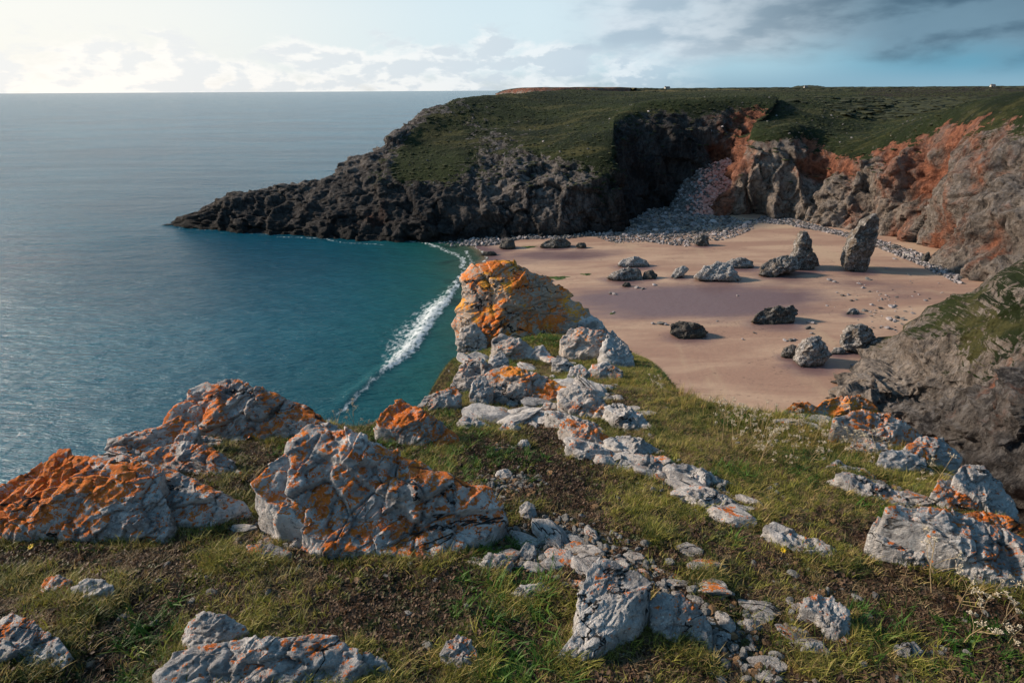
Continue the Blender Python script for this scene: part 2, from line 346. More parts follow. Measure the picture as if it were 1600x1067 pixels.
def mat_sea():
    m, t, b = newmat('sea_water')
    P = t.node('ShaderNodeTexCoord').outputs['Object']
    sh = t.attr('shallow'); foam = t.attr('foam')
    big = t.noise(t.mapping(P, (0.5, 1, 1), (0, 0, 0.4)), 0.012, 5, 0.55)
    col = t.mix(t.ss(big, 0.35, 0.65), (0.001, 0.054, 0.096), (0.003, 0.100, 0.158))
    col = t.mix(t.ss(sh, 0.0, 0.75), col, (0.012, 0.090, 0.078))
    col = t.mix(t.ss(sh, 0.50, 0.95), col, (0.050, 0.080, 0.050))
    col = t.mix(t.ss(sh, 0.88, 1.0), col, (0.20, 0.14, 0.09))
    wd = t.m('MULTIPLY', t.ss(t.noise(P, 0.11, 4), 0.56, 0.64), t.ss(sh, 0.55, 0.75))
    col = t.mix(t.m('MULTIPLY', wd, 0.7), col, (0.008, 0.020, 0.018))
    F = t.noise(t.mapping(P, (1, 0.6, 1), (0, 0, 0.5)), 1.1, 9, 0.75); F2 = t.vor(t.node('ShaderNodeVectorMath', {0: t.mapping(P, (1, 0.55, 1), (0, 0, 0.6)), 1: t.noise(P, 0.9, 4, 0.6, 0, True)}, operation='ADD').outputs[0], 0.9, 'DISTANCE_TO_EDGE')
    fm = t.m('ADD', t.m('MULTIPLY', foam, 0.72), t.m('MULTIPLY', t.m('SUBTRACT', F, 0.5), 2.6)); fm = t.m('SUBTRACT', fm, t.m('MULTIPLY', F2, 0.9))
    fm = t.m('MULTIPLY', t.ss(fm, 0.10, 0.75), t.ss(foam, 0.04, 0.4, 0.0, 0.92))
    col = t.mix(fm, col, (0.78, 0.80, 0.80))
    w1 = t.noise(t.mapping(P, (0.55, 1.5, 1), (0, 0, 0.42)), 0.22, 4, 0.55)
    w2 = t.noise(t.mapping(P, (0.5, 1.7, 1), (0, 0, 0.30)), 0.85, 5, 0.6)
    w3 = t.noise(t.mapping(P, (0.8, 1.5, 1), (0, 0, 0.9)), 3.2, 3, 0.6)
    sw = t.noise(t.mapping(P, (0.25, 1.2, 1), (0, 0, 0.35)), 0.045, 3, 0.5)
    h = t.m('ADD', t.m('MULTIPLY', w1, 0.75), t.m('ADD', t.m('MULTIPLY', w2, 0.40), t.m('MULTIPLY', w3, 0.10)))
    h = t.m('ADD', h, t.m('MULTIPLY', sw, 1.6))
    calm = t.lin(sh, 0.0, 0.9, 1.0, 0.45)
    bm = t.node('ShaderNodeBump', {'Height': t.m('MULTIPLY', h, calm), 'Strength': 1.0, 'Distance': 1.35}).outputs[0]
    setb(t, b, col=col, rough=t.lin(fm, 0, 1, 0.21, 0.8), nrm=bm, spec=0.34)
    b.inputs['IOR'].default_value = 1.33; b.inputs['Specular Tint'].default_value = (0.50, 0.84, 1.0, 1)
    return m
def mat_ground():
    m, t, b = newmat('clifftop_soil')
    P = t.node('ShaderNodeTexCoord').outputs['Object']; gr = t.attr('gravel'); gs = t.attr('green')
    a = t.noise(P, 4, 8, 0.7); c = t.noise(P, 30, 6, 0.7)
    col = t.mix(t.ss(a, 0.35, 0.65), (0.040, 0.030, 0.021), (0.105, 0.082, 0.055))
    col = t.mix(t.m('MULTIPLY', t.ss(c, 0.5, 0.7), 0.6), col, (0.21, 0.17, 0.12))
    col = t.mix(t.m('MULTIPLY', t.ss(t.noise(P, 9, 7, 0.7), 0.42, 0.60), t.ss(gs, 0.2, 0.8)), col, (0.045, 0.060, 0.018))
    gm = t.m('MULTIPLY', t.ss(t.m('ADD', gr, t.m('MULTIPLY', t.m('SUBTRACT', a, 0.5), 0.8)), 0.35, 0.65), t.ss(t.vor(P, 60, 'F1'), 0.5, 0.3))
    col = t.mix(gm, col, t.mix(t.vor(P, 60, 'F1', 'Color'), (0.16, 0.15, 0.145), (0.42, 0.40, 0.38)))
    hh = t.m('ADD', a, t.m('ADD', t.m('MULTIPLY', c, 0.5), t.m('MULTIPLY', t.noise(P, 110, 3), 0.3)))
    setb(t, b, col=col, rough=0.95, nrm=t.bump(hh, 1.0, 0.03), spec=0.1)
    return m
def mat_stone(name, lo, hi, warm=None):
    m, t, b = newmat(name)
    P = t.node('ShaderNodeTexCoord').outputs['Object']; rnd = t.node('ShaderNodeObjectInfo').outputs['Random']
    n_ = t.noise(P, 2.5, 6, 0.7)
    col = t.mix(t.m('ADD', t.m('MULTIPLY', n_, 0.5), t.m('MULTIPLY', rnd, 0.5)), lo, hi)
    if warm: col = t.mix(t.ss(t.m('FRACT', t.m('MULTIPLY', rnd, 7.3)), 0.68, 0.8), col, warm)
    setb(t, b, col=col, rough=0.9, nrm=t.bump(n_, 0.8, 0.25), spec=0.2)
    return m
def mat_blade(name, c1, c2, c3):
    m, t, b = newmat(name)
    rnd = t.node('ShaderNodeObjectInfo').outputs['Random']
    P = t.node('ShaderNodeNewGeometry').outputs['Position']
    n_ = t.noise(P, 1.6, 5, 0.6); r2 = t.m('FRACT', t.m('MULTIPLY', rnd, 13.7))
    col = t.mix(t.ss(t.m('ADD', n_, t.m('MULTIPLY', t.m('SUBTRACT', rnd, 0.5), 0.4)), 0.36, 0.64), c1, c2)
    col = t.mix(t.ss(r2, 0.66, 0.9), col, c3)
    tr = t.node('ShaderNodeBsdfTranslucent', {0: col})
    setb(t, b, col=col, rough=0.55, spec=0.25)
    mx = t.node('ShaderNodeMixShader', {0: 0.30}); t.l.new(b.outputs[0], mx.inputs[1]); t.l.new(tr.outputs[0], mx.inputs[2])
    o = [n for n in t.n if n.type == 'OUTPUT_MATERIAL'][0]; t.l.new(mx.outputs[0], o.inputs[0])
    return m
def mat_plain(name, c, rough=0.8, var=0.25, scale=8):
    m, t, b = newmat(name); P = t.node('ShaderNodeTexCoord').outputs['Object']
    n_ = t.noise(P, scale, 4, 0.6)
    setb(t, b, col=t.mix(n_, tuple(x*(1-var) for x in c), tuple(min(1, x*(1+var)) for x in c)), rough=rough, nrm=t.bump(n_, 0.3, 0.02))
    return m
M_LICHEN, M_BROCK, M_CLIFF, M_SAND, M_SEA, M_SOIL = mat_lichen_rock(), mat_beach_rock(), mat_cliff(), mat_sand(), mat_sea(), mat_ground()
M_SPUR = mat_cliff('spur_rock', 1.9)
M_GRAV = mat_stone('limestone_gravel', (0.16, 0.155, 0.15), (0.52, 0.50, 0.48), (0.40, 0.24, 0.13))
M_COBB = mat_stone('beach_cobble', (0.12, 0.108, 0.112), (0.50, 0.445, 0.445))
M_COBD = mat_stone('dark_cobble', (0.035, 0.035, 0.036), (0.20, 0.19, 0.185))
M_COBR = mat_stone('red_scree_stone', (0.52, 0.20, 0.155), (0.68, 0.42, 0.36))
M_GREEN = mat_blade('turf_blade', (0.050, 0.072, 0.013), (0.28, 0.265, 0.050), (0.42, 0.31, 0.12))
M_DRY = mat_blade('dry_blade', (0.20, 0.135, 0.075), (0.42, 0.30, 0.16), (0.13, 0.060, 0.035))
M_LUSH = mat_blade('leafy_blade', (0.030, 0.085, 0.012), (0.080, 0.160, 0.022), (0.17, 0.20, 0.03))
M_GOLD = mat_blade('long_grass', (0.24, 0.20, 0.050), (0.46, 0.32, 0.10), (0.12, 0.15, 0.03))
M_HEATH = mat_blade('brown_sedum', (0.050, 0.028, 0.020), (0.15, 0.090, 0.055), (0.06, 0.07, 0.02))

# ------------------------------------------------------------------ sea and beach
def shore_x(y):      # the water's edge, bending round the foot of the promontory
    return 0.7*np.sin(y*0.31)+0.4*np.sin(y*0.83+1)+np.interp(y, [0, 40, 70, 100, 130, 158, 170, 200], [14, 9, 3.5, 0, -4.5, -9, -14, -30])
def sandz(x, y):
    s = x-shore_x(y)
    return np.where(s > 0, 3.0*(1-np.exp(-s/70.0)), np.maximum(0.05*s, -8.0))
def sandhit(px, py):
    p = atz(px, py, 1.0)
    for _ in range(8): p = atz(px, py, float(sandz(p[0], p[1])))
    return p
def sym(a, b, step, lo, hi, g=1.22):
    c = list(np.arange(a, b, step)); s = step
    L = [a]
    while L[-1] > lo: s *= g; L.append(L[-1]-s)
    s = step; Rr = [c[-1]]
    while Rr[-1] < hi: s *= g; Rr.append(Rr[-1]+s)
    return np.array(L[:0:-1]+c+Rr[1:])
xs = sym(-60, 12, 0.45, -70000, 300); ys = sym(45, 182, 0.45, -300, 70000)
GX, GY = np.meshgrid(xs, ys, indexing='ij'); px_, py_ = GX.ravel(), GY.ravel()
off = shore_x(py_)-px_
shallow = np.exp(-np.maximum(off, 0)/26.0)*np.where(py_ > 190, 0, 1)
crest = [atz(a, b, 0)[:2] for a, b in [(724, 428), (716, 448), (694, 482), (664, 524), (640, 554), (600, 585), (560, 618), (505, 662), (470, 690)]]
cw = [0.7, 1.8, 4.2, 5.6, 4.0, 1.0, 0.5, 0.35, 0.1]
cz = [0.1, 0.3, 0.45, 0.5, 0.5, 0.45, 0.40, 0.3, 0.0]
foam = np.zeros(len(px_)); wz = np.zeros(len(px_)); wob = fbm(np.stack([px_*0.25, py_*0.25, 0*px_], 1), 4, 5)*0.8
for i in range(len(crest)-1):
    (x1, y1), (x2, y2) = crest[i], crest[i+1]; ex, ey = x2-x1, y2-y1; L2 = ex*ex+ey*ey
    tt = ((px_-x1)*ex+(py_-y1)*ey)/L2; inn = (tt > -0.25) & (tt < 1.25); t_ = np.clip(tt, 0, 1)
    nx, ny = ey/math.sqrt(L2), -ex/math.sqrt(L2)           # points seaward (left)
    if nx > 0: nx, ny = -nx, -ny
    s = (px_-x1-ex*t_)*nx+(py_-y1-ey*t_)*ny+wob
    dist = np.hypot(px_-x1-ex*t_, py_-y1-ey*t_)
    s = np.where(inn, s, 99); W_ = cw[i]+(cw[i+1]-cw[i])*t_; Z_ = cz[i]+(cz[i+1]-cz[i])*t_
    f_ = np.where(s < 0, np.exp(-(s/0.5)**2), np.exp(-(s/W_)**2))*np.where(dist < 30, 1, 0)*np.clip(0.50+W_*0.16, 0.5, 1)
    foam = np.maximum(foam, f_); wz = np.maximum(wz, Z_*np.exp(-((s-0.9)/1.3)**2))
for pts, wd, am in (([(662, 379), (690, 388), (712, 396), (722, 404), (724, 420)], 0.9, 0.75), ([(575, 371), (640, 377), (668, 380)], 0.6, 0.6), ([(415, 366), (435, 370), (500, 372), (540, 380), (600, 382)], 0.7, 0.50), ([(250, 354), (300, 359), (350, 360), (400, 365)], 0.7, 0.42)):
    pl = [atz(a, b, 0)[:2] for a, b in pts]; dd = polydist(px_+wob, py_+wob, pl, False)
    foam = np.maximum(foam, am*np.exp(-(dd/wd)**2))
pl = [atz(a, b, 0)[:2] for a, b in [(728,392),(737,408),(735,432),(728,458),(722,490)]]; foam = np.maximum(foam, 0.55*np.exp(-(polydist(px_+wob, py_+wob, pl, False)/0.7)**2))
foam = np.maximum(foam, 0.72*np.exp(-((off-0.4)/0.5)**2)*(py_ < 170))
near = np.exp(-np.maximum(np.hypot(px_+20, py_-110)-120, 0)/60)
V = np.stack([px_, py_, 0.10*fbm(np.stack([px_*0.3+py_*0.1, py_*0.8, 0*px_], 1), 3, 9)*near*np.where(off > 3, 1, 0.3)+wz], 1)
sea = link('sea', mesh('sea', V, gridF(len(xs), len(ys)), M_SEA, attrs={'shallow': shallow, 'foam': foam})); tag(sea, kind='structure')

xs = np.arange(-70, 260, 1.0); ys = np.arange(-20, 300, 1.0)
GX, GY = np.meshgrid(xs, ys, indexing='ij'); px_, py_ = GX.ravel(), GY.ravel()
wc = sandhit(1085, 468); e1 = ((px_-wc[0])/34)**2+((py_-wc[1])/13)**2
wet = np.exp(-e1*1.2)*1.15
s_ = px_-shore_x(py_); wet = np.maximum(wet, 1.0*np.exp(-np.maximum(s_, 0)/8))
wc = sandhit(870, 400); wet = np.maximum(wet, 0.8*np.exp(-(((px_-wc[0])/22)**2+((py_-wc[1])/9)**2)))
wc = sandhit(1380, 450); wet = np.maximum(wet, 0.55*np.exp(-(((px_-wc[0])/20)**2+((py_-wc[1])/12)**2)))
zz = sandz(px_, py_)+0.10*fbm(np.stack([px_*0.06, py_*0.12, 0*px_], 1), 4, 3)*sstep(s_, 2, 20)
beach = link('beach_sand', mesh('beach_sand', np.stack([px_, py_, zz], 1), gridF(len(xs), len(ys)), M_SAND, attrs={'wet': wet})); tag(beach, kind='structure')

# ------------------------------------------------------------------ lofted cliffs
def crvec(P, counts):
    """non-uniform Catmull-Rom through P (n, ..., k) along axis 0 with counts[i] samples per span"""
    P = np.asarray(P, float); n = len(P)
    seg = np.linalg.norm((P[1:]-P[:-1])[..., :3], axis=-1)
    seg = np.maximum(seg, 1e-3)
    out = []
    for i in range(n-1):
        h = seg[i][..., None]
        d0 = (P[i+1]-P[i])/h
        if i > 0:
            hp = seg[i-1][..., None]; m0 = (d0*hp+(P[i]-P[i-1])/hp*h)/(h+hp)
        else: m0 = d0
        if i < n-2:
            hn = seg[i+1][..., None]; m1 = (d0*hn+(P[i+2]-P[i+1])/hn*h)/(h+hn)
        else: m1 = d0
        for j in range(counts[i]):
            t = j/counts[i]
            out.append((2*t**3-3*t**2+1)*P[i]+(t**3-2*t**2+t)*h*m0+(-2*t**3+3*t**2)*P[i+1]+(t**3-t**2)*h*m1)
    out.append(P[-1])
    return np.array(out)
def loft(name, sections, cu, cvn, amp, seed, attr_names, mat=M_CLIFF, scale=1.0, bed=None, fine=1.0, zs=0.30, far_rows=0, gsoft=1.0, ribk=None):
    """sections: list of rows, each row a list of (x, y, z, a1, a2 ...)"""
    A = np.array(sections, float)
    nf = far_rows
    B = crvec(A, cu)                                   # along u
    if nf:
        ts = np.concatenate([i+np.arange(c)/c for i, c in enumerate(cu)]+[[len(cu)]]); k = np.minimum(ts.astype(int), len(cu)-1); ft = (ts-k)[:, None, None]
        B[:, -nf:] = A[k, -nf:]*(1-ft)+A[k+1, -nf:]*ft
    A = B
    A = np.swapaxes(crvec(np.swapaxes(A, 0, 1), cvn), 0, 1)
    nu, nv = A.shape[:2]; Pp = A[..., :3].copy()
    du = np.gradient(Pp, axis=0); dv = np.gradient(Pp, axis=1)
    N = np.cross(du, dv); N /= np.linalg.norm(N, axis=-1, keepdims=True)+1e-9
    p = Pp.reshape(-1, 3); N = N.reshape(-1, 3); at_ = A[..., 3:].reshape(nu*nv, -1)
    g = at_[:, 0]
    gm = sstep(g+0.35*fbm(p*0.06, 4, seed+40), 0.25, 0.70)*gsoft
    far = sstep(p[:, 1], 260, 420)
    rock = (1-gm)*(1-far)
    if bed is None: bed = rotm('Y', 18) @ rotm('X', -12)
    q = (p @ bed.T)*np.array([1, 1, zs])/scale
    q = q+np.stack([fbm(p*0.11/scale, 3, seed+1), fbm(p*0.11/scale, 3, seed+2), fbm(p*0.11/scale, 3, seed+3)], 1)*1.6
    h1, j1 = facet(q/9.0, seed); qe = q*np.array([1, 1, .55]); h2, j2 = facet(qe/3.6+3.3, seed+7); h3, j3 = facet(qe/1.5+1.3, seed+13)
    r1 = 1-np.abs(fbm(q/6.0, 4, seed+21))*2.2; r2 = 1-np.abs(fbm(q*np.array([1, 1, .35])/15.0, 3, seed+27))*3.0
    vx = p[:, 0]+0.35*p[:, 2]; ribs = 1-np.abs(fbm(np.stack([vx/13, p[:, 1]/13, p[:, 2]/90], 1)/scale+seed, 4, seed+31))*3.4; rw = sstep(p[:, 0], 30, 60)*(1.0 if ribk is None else ribk)
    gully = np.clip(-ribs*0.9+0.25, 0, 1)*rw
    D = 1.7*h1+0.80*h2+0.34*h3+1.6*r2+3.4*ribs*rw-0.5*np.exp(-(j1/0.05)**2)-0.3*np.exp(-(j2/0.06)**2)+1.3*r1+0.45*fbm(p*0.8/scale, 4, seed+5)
    D = (D-np.mean(D)-0.3)*amp*rock*scale
    G_ = (0.9*fbm(p*0.07, 5, seed+8)+0.22*fbm(p*0.5, 4, seed+9))*gm*(1-far) + far*1.3*fbm(p*np.array([0.006, 0.004, 0.0]), 5, seed+11)
    hx = np.stack([N[:, 0], N[:, 1], N[:, 2]*0.55], 1)
    p2 = p+hx*D[:, None]; p2[:, 2] += G_
    attrs = {k: at_[:, i] for i, k in enumerate(attr_names)}
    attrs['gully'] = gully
    return link(name, mesh(name, p2, gridF(nu, nv), mat, attrs=attrs))

AN = ['grass', 'red', 'pale', 'scrub']
def S(pts, g, r, pale, scrub=(0,)*9, tail=None):
    """pts: (px, py, f) for base .. skyline; a foot is added below; tail = list of world (px-direction, f, z)"""
    P = [at(*q) for q in pts]
    foot = P[0].copy(); foot[1] -= 1.5; foot[2] = min(P[0][2]-2.5, -3)
    rows = [foot]+P
    for (px, f, z) in tail:
        q = at(px, 141, f); q[2] = z; rows.append(q)
    k = len(P)
    mid = (P[-1]+rows[k+1])/2
    if tail[0][1] > 550: mid = at(tail[0][0]*.6+pts[-1][0]*.4, 141, 560); mid[2] = 38.2+0.4*random.random()
    rows.insert(k+1, mid); g, r, pale, scrub = [tuple(v[:k+1])+((v[k]+v[k+1])/2,)+tuple(v[k+1:]) for v in (g, r, pale, scrub)]
    n = len(rows)
    return [(*rows[i], g[i], r[i], pale[i], scrub[i]) for i in range(n)]
Z9 = (0,)*9
g0 = Z9; gD = (0, 0, 0, 0.05, .62, 1, 1, 1, 1)
sc0 = Z9; scR = (0, 0, 0, 0, 0, 0.1, .55, .8, .6)
r0 = Z9; pl0 = (-1, -.8, -.7, -.6, -.5, -.3, 0, 0, 0); plC = (-.6, -.7, -.7, -.6, -.5, 0, 0, 0, 0); plR = (.1, .5, .6, .55, .4, 0, 0, 0, 0)  # negative entries paint shade into the headland and cove rock
rR = (.2, .42, .48, .55, .80, 0, 0, 0, 0)
secs = [
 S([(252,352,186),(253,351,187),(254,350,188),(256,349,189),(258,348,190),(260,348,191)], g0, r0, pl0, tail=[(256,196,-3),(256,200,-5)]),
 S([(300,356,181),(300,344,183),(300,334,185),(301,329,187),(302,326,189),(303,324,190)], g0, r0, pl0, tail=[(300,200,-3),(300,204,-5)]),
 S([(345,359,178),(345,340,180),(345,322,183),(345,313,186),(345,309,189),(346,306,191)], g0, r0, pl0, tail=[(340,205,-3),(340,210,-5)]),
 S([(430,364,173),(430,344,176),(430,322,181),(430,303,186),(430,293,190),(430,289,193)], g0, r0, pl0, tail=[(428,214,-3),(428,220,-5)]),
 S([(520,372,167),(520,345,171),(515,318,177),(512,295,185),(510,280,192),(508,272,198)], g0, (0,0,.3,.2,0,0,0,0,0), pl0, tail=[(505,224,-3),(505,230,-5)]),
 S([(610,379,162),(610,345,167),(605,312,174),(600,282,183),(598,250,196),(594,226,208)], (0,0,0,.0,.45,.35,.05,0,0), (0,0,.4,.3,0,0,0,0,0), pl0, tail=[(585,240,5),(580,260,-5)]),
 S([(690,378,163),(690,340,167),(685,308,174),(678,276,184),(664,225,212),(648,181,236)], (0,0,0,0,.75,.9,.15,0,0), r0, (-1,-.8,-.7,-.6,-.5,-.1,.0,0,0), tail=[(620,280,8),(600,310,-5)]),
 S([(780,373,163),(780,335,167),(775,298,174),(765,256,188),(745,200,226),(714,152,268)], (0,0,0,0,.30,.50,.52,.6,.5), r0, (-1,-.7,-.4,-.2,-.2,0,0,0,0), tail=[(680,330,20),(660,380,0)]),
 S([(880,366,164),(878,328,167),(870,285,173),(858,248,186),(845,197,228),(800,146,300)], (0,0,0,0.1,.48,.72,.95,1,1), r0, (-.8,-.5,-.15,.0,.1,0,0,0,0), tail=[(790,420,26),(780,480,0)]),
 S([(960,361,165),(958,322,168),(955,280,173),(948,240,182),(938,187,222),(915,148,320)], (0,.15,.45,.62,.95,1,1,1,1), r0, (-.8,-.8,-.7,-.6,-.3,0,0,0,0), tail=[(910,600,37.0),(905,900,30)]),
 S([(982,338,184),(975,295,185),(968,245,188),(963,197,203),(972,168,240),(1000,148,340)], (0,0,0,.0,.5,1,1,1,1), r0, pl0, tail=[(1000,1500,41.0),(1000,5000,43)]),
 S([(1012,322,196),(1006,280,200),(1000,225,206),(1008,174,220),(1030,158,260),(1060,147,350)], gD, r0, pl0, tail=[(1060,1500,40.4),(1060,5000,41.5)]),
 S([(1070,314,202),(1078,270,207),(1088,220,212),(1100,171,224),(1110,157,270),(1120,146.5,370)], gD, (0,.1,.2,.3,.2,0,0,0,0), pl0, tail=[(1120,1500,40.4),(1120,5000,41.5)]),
 S([(1120,324,197),(1140,268,205),(1165,218,213),(1196,170,226),(1202,156,280),(1200,145.5,380)], gD, (.5,.7,.9,1,1,0,0,0,0), (.2,.2,.2,.2,.2,0,0,0,0), tail=[(1190,1500,40.4),(1190,5000,41.5)]),
 S([(1127,337,188),(1152,290,189),(1175,245,191),(1186,224,194),(1228,188,218),(1270,149,350)], (0,0,0,0,.6,.9,1,1,1), (.9,.9,.7,.7,.5,0,0,0,0), (.5,.7,.8,.8,.5,0,0,0,0), (0,0,0,0,0,.3,.1,.3,.3), tail=[(1270,1500,40.6),(1270,5000,41.5)]),
 S([(1175,339,185),(1190,300,186),(1203,257,188),(1216,224,191),(1258,190,218),(1310,149,360)], (0,0,0,0,.5,1,1,1,1), (.3,.2,.1,.3,.3,0,0,0,0), (.5,.8,.8,.7,.4,0,0,0,0), (0,0,0,0,0,.2,.1,.4,.4), tail=[(1320,1500,40.4),(1320,5000,41.5)]),
 S([(1240,346,179),(1250,307,182),(1262,265,185),(1280,237,190),(1312,196,220),(1360,150,350)], (0,0,0,0,.4,1,1,1,1), (.2,.2,.2,.7,.9,0,0,0,0), plR, (0,0,0,0,0,.1,.6,.7,.4), tail=[(1380,1500,40.4),(1380,5000,41.5)]),
 S([(1290,358,170),(1300,316,173),(1310,277,176),(1322,245,181),(1355,205,214),(1415,152,340)], gD, (.2,.3,.1,.3,.9,0,0,0,0), plR, scR, tail=[(1450,1500,40.4),(1450,5000,41.5)]),
 S([(1370,374,158),(1372,325,162),(1378,272,166),(1390,227,172),(1435,193,205),(1495,152,330)], gD, rR, (.1,.5,.6,.5,.3,0,0,0,0), scR, tail=[(1520,1500,40.4),(1520,5000,41.5)]),
 S([(1440,395,145),(1445,335,149),(1455,270,154),(1468,209,160),(1525,180,200),(1575,150,330)], gD, (.6,.7,.4,.5,.9,0,0,0,0), (.1,.3,.4,.4,.3,0,0,0,0), scR, tail=[(1600,1500,40.4),(1600,5000,41.5)]),
 S([(1500,437,120),(1512,370,126),(1530,283,134),(1548,196,143),(1620,168,190),(1690,149,330)], gD, (.1,.2,.6,.5,.7,0,0,0,0), (.1,.4,.3,.3,.3,0,0,0,0), scR, tail=[(1730,1500,40.4),(1730,5000,41.5)]),
 S([(1590,452,108),(1605,380,113),(1625,290,119),(1655,188,129),(1730,165,180),(1820,147,330)], gD, (.1,.1,.2,.3,.3,0,0,0,0), (.1,.3,.3,.3,.3,0,0,0,0), scR, tail=[(1900,1500,40.4),(1900,5000,41.5)]),
 S([(1800,480,90),(1840,390,95),(1880,290,101),(1920,180,112),(2050,160,160),(2200,145,300)], gD, rR, plR, scR, tail=[(2300,1500,40.4),(2300,5000,41.5)]),
]
cu = [8,12,30,34,36,34,38,42,42,24,20,26,30,26,22,30,32,42,42,42,34,26]
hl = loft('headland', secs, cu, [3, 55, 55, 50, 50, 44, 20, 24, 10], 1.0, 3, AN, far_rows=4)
tag(hl, kind='structure')

# spur on the near right, between the gully and the beach
def S2(pts, g, r, pale, back):
    P = [at(q[0]+((26 if q[0] > 1350 else 6) if i < 3 else -10), q[1]+((14 if q[0] > 1380 else 10) if i < 3 else -6), q[2]*(1 if i < 3 else .97)) for i, q in enumerate(pts)]; b = P[0]+np.array(back); b[2] = -2
    P = [b]+P
    return [(*P[i], g[i], r[i], pale[i], 0.0) for i in range(len(P))]
gs_ = (.8, .80, .86, .60, -.2, -.5, -.5); rs_ = (0, .1, .2, .45, .3, 0, 0); ps_ = (.3, .5, .5, .35, -.2, -.45, -.6)  # negative pale paints the shaded lower face of the spur dark
sp_ = [
 S2([(1308,600,70),(1307,606,69.5),(1306,613,69),(1306,620,68.6),(1308,628,68),(1310,640,67.5)], Z9, Z9, (.6,)*7, (-1, 5, 0)),
 S2([(1342,590,69),(1340,600,67.5),(1340,612,66.2),(1342,626,65),(1344,642,64),(1348,668,63)], Z9, (.2,)*7, (.7,)*7, (0, 10, 0)),
 S2([(1416,560,67.5),(1418,582,65),(1420,608,63),(1424,636,61),(1428,668,59.5),(1434,710,58)], (0,.1,.1,0,0,0,0), Z9, (.3,.5,.5,.3,.1,0,0), (2, 16, 0)),
 S2([(1478,496,66),(1490,532,61.5),(1502,578,57),(1514,630,54),(1523,700,51),(1533,775,49)], gs_, rs_, ps_, (5, 24, 0)),
 S2([(1556,441,64),(1573,482,58),(1590,540,52),(1600,620,48),(1613,720,45),(1626,830,42.5)], gs_, rs_, ps_, (8, 28, 0)),
 S2([(1633,404,62),(1663,450,55),(1688,512,48),(1708,610,43.5),(1723,740,40),(1710,880,37.5)], gs_, rs_, ps_, (10, 30, 0)),
 S2([(1760,345,58),(1800,400,51),(1840,480,44),(1870,600,38),(1900,760,34),(1930,960,31)], gs_, rs_, ps_, (14, 30, 0)),
]
spur = loft('spur_cliff', sp_, [24, 60, 90, 90, 70, 24], [14, 90, 90, 80, 60, 20], 1.0, 61, AN, mat=M_SPUR, ribk=.55, scale=0.78, bed=rotm('Y', 52) @ rotm('X', -20), zs=.45, gsoft=.5)
tag(spur, kind='structure')

# a further headland behind the skyline, lit along its cliff
fh = []
for px, yb, yt, f in [(775,145.6,145.0,560),(800,147,140.6,540),(830,149,139.8,520),(865,150,140.2,520),(900,150,140.3,540),(940,150,140.0,560),(985,149,140.2,600)]:
    b0 = at(px, yb, f-8); b0[2] = 0; e0 = at(px, yb, f); e1_ = at(px, yt+1.6, f+6); e2 = at(px+3, yt, f+40); e3 = at(px+10, yt, f+600); e3[2] = e2[2]
    fh.append([(*b0, 0, .5, .6, 0), (*e0, 0, .5, .7, 0), (*e1_, .2, .8, .5, 0), (*e2, 1, 0, 0, 0), (*e3, 1, 0, 0, 0)])
A = crvec(np.array(fh), [14]*6); A = np.swapaxes(crvec(np.swapaxes(A, 0, 1), [6, 12, 8, 10]), 0, 1)
p = A[..., :3].reshape(-1, 3).copy(); p += np.stack([fbm(p*0.05, 4, 3)*3, fbm(p*0.06, 4, 4)*6, fbm(p*0.02, 3, 5)*0.5], 1)
o = link('far_headland', mesh('far_headland', p, gridF(*A.shape[:2]), M_CLIFF, attrs={k: A[..., 3+i].ravel() for i, k in enumerate(AN)})); tag(o, kind='structure')

# ------------------------------------------------------------------ the clifftop under the camera
def base_z(x, y):
    yy = np.maximum(y, 0)
    D = 1.5+0.08*yy+0.03*yy*yy+0.02*np.minimum(y, 0)
    return H-D+0.56*np.exp(-((x-0.55)/1.35)**2-((y-7.6)/1.25)**2)-0.012*np.maximum(x-1.0, 0)**2
def hit(px, py, fn, lo=0.4, hi=14.0, step=0.01):
    f = np.arange(lo, hi, step); r = ray(px, py); P = np.array([0, 0, H])+r[None, :]*f[:, None]
    b_ = P[:, 2] <= fn(P[:, 0], P[:, 1])
    return P[np.argmax(b_)] if b_.any() else None
EDGE = []
for q in [(-500,1067),(-120,860),(-40,790),(0,772),(60,752),(120,730),(180,708),(300,684),(400,664),(490,656),(560,664),(600,650),(640,638),(700,614)]:
    h_ = hit(*q, base_z); EDGE.append((h_[0], h_[1]))
EDGE += [(-0.62, 5.4), (-0.86, 6.6), (-1.0, 7.8), (-0.8, 8.9), (0.3, 9.4), (1.5, 8.9), (1.95, 7.6), (1.85, 6.2)]
for q in [(1060,612),(1110,628),(1170,642),(1230,650),(1300,650),(1400,672),(1480,712),(1560,768),(1620,826),(1700,880),(2200,1067)]:
    h_ = hit(*q, base_z); EDGE.append((h_[0], h_[1]))
EDGE += [(9, -2), (10, -40), (-12, -40), (-9, -2)]
def ground_z(x, y, detail=True):
    x = np.atleast_1d(np.asarray(x, float)); y = np.atleast_1d(np.asarray(y, float)); sh = x.shape; x = x.ravel(); y = y.ravel()
    ins = inpoly(x, y, EDGE); d_ = polydist(x, y, EDGE); s = np.where(ins, -d_, d_)
    z = base_z(x, y)
    z = z-np.where(s > -0.15, 0.9*np.maximum(s+0.15, 0)**2/(np.maximum(s+0.15, 0)+0.25)*2.1, 0)
    if detail:
        q = np.stack([x, y, 0*x], 1)
        z = z+0.050*fbm(q*1.7, 4, 71)+0.014*fbm(q*7, 3, 72)
    return z.reshape(sh)
def gz(x, y): return float(ground_z(x, y)[0])
def ghit(px, py):
    h_ = hit(px, py, lambda a, b: ground_z(a, b, False), step=0.02)
    return h_

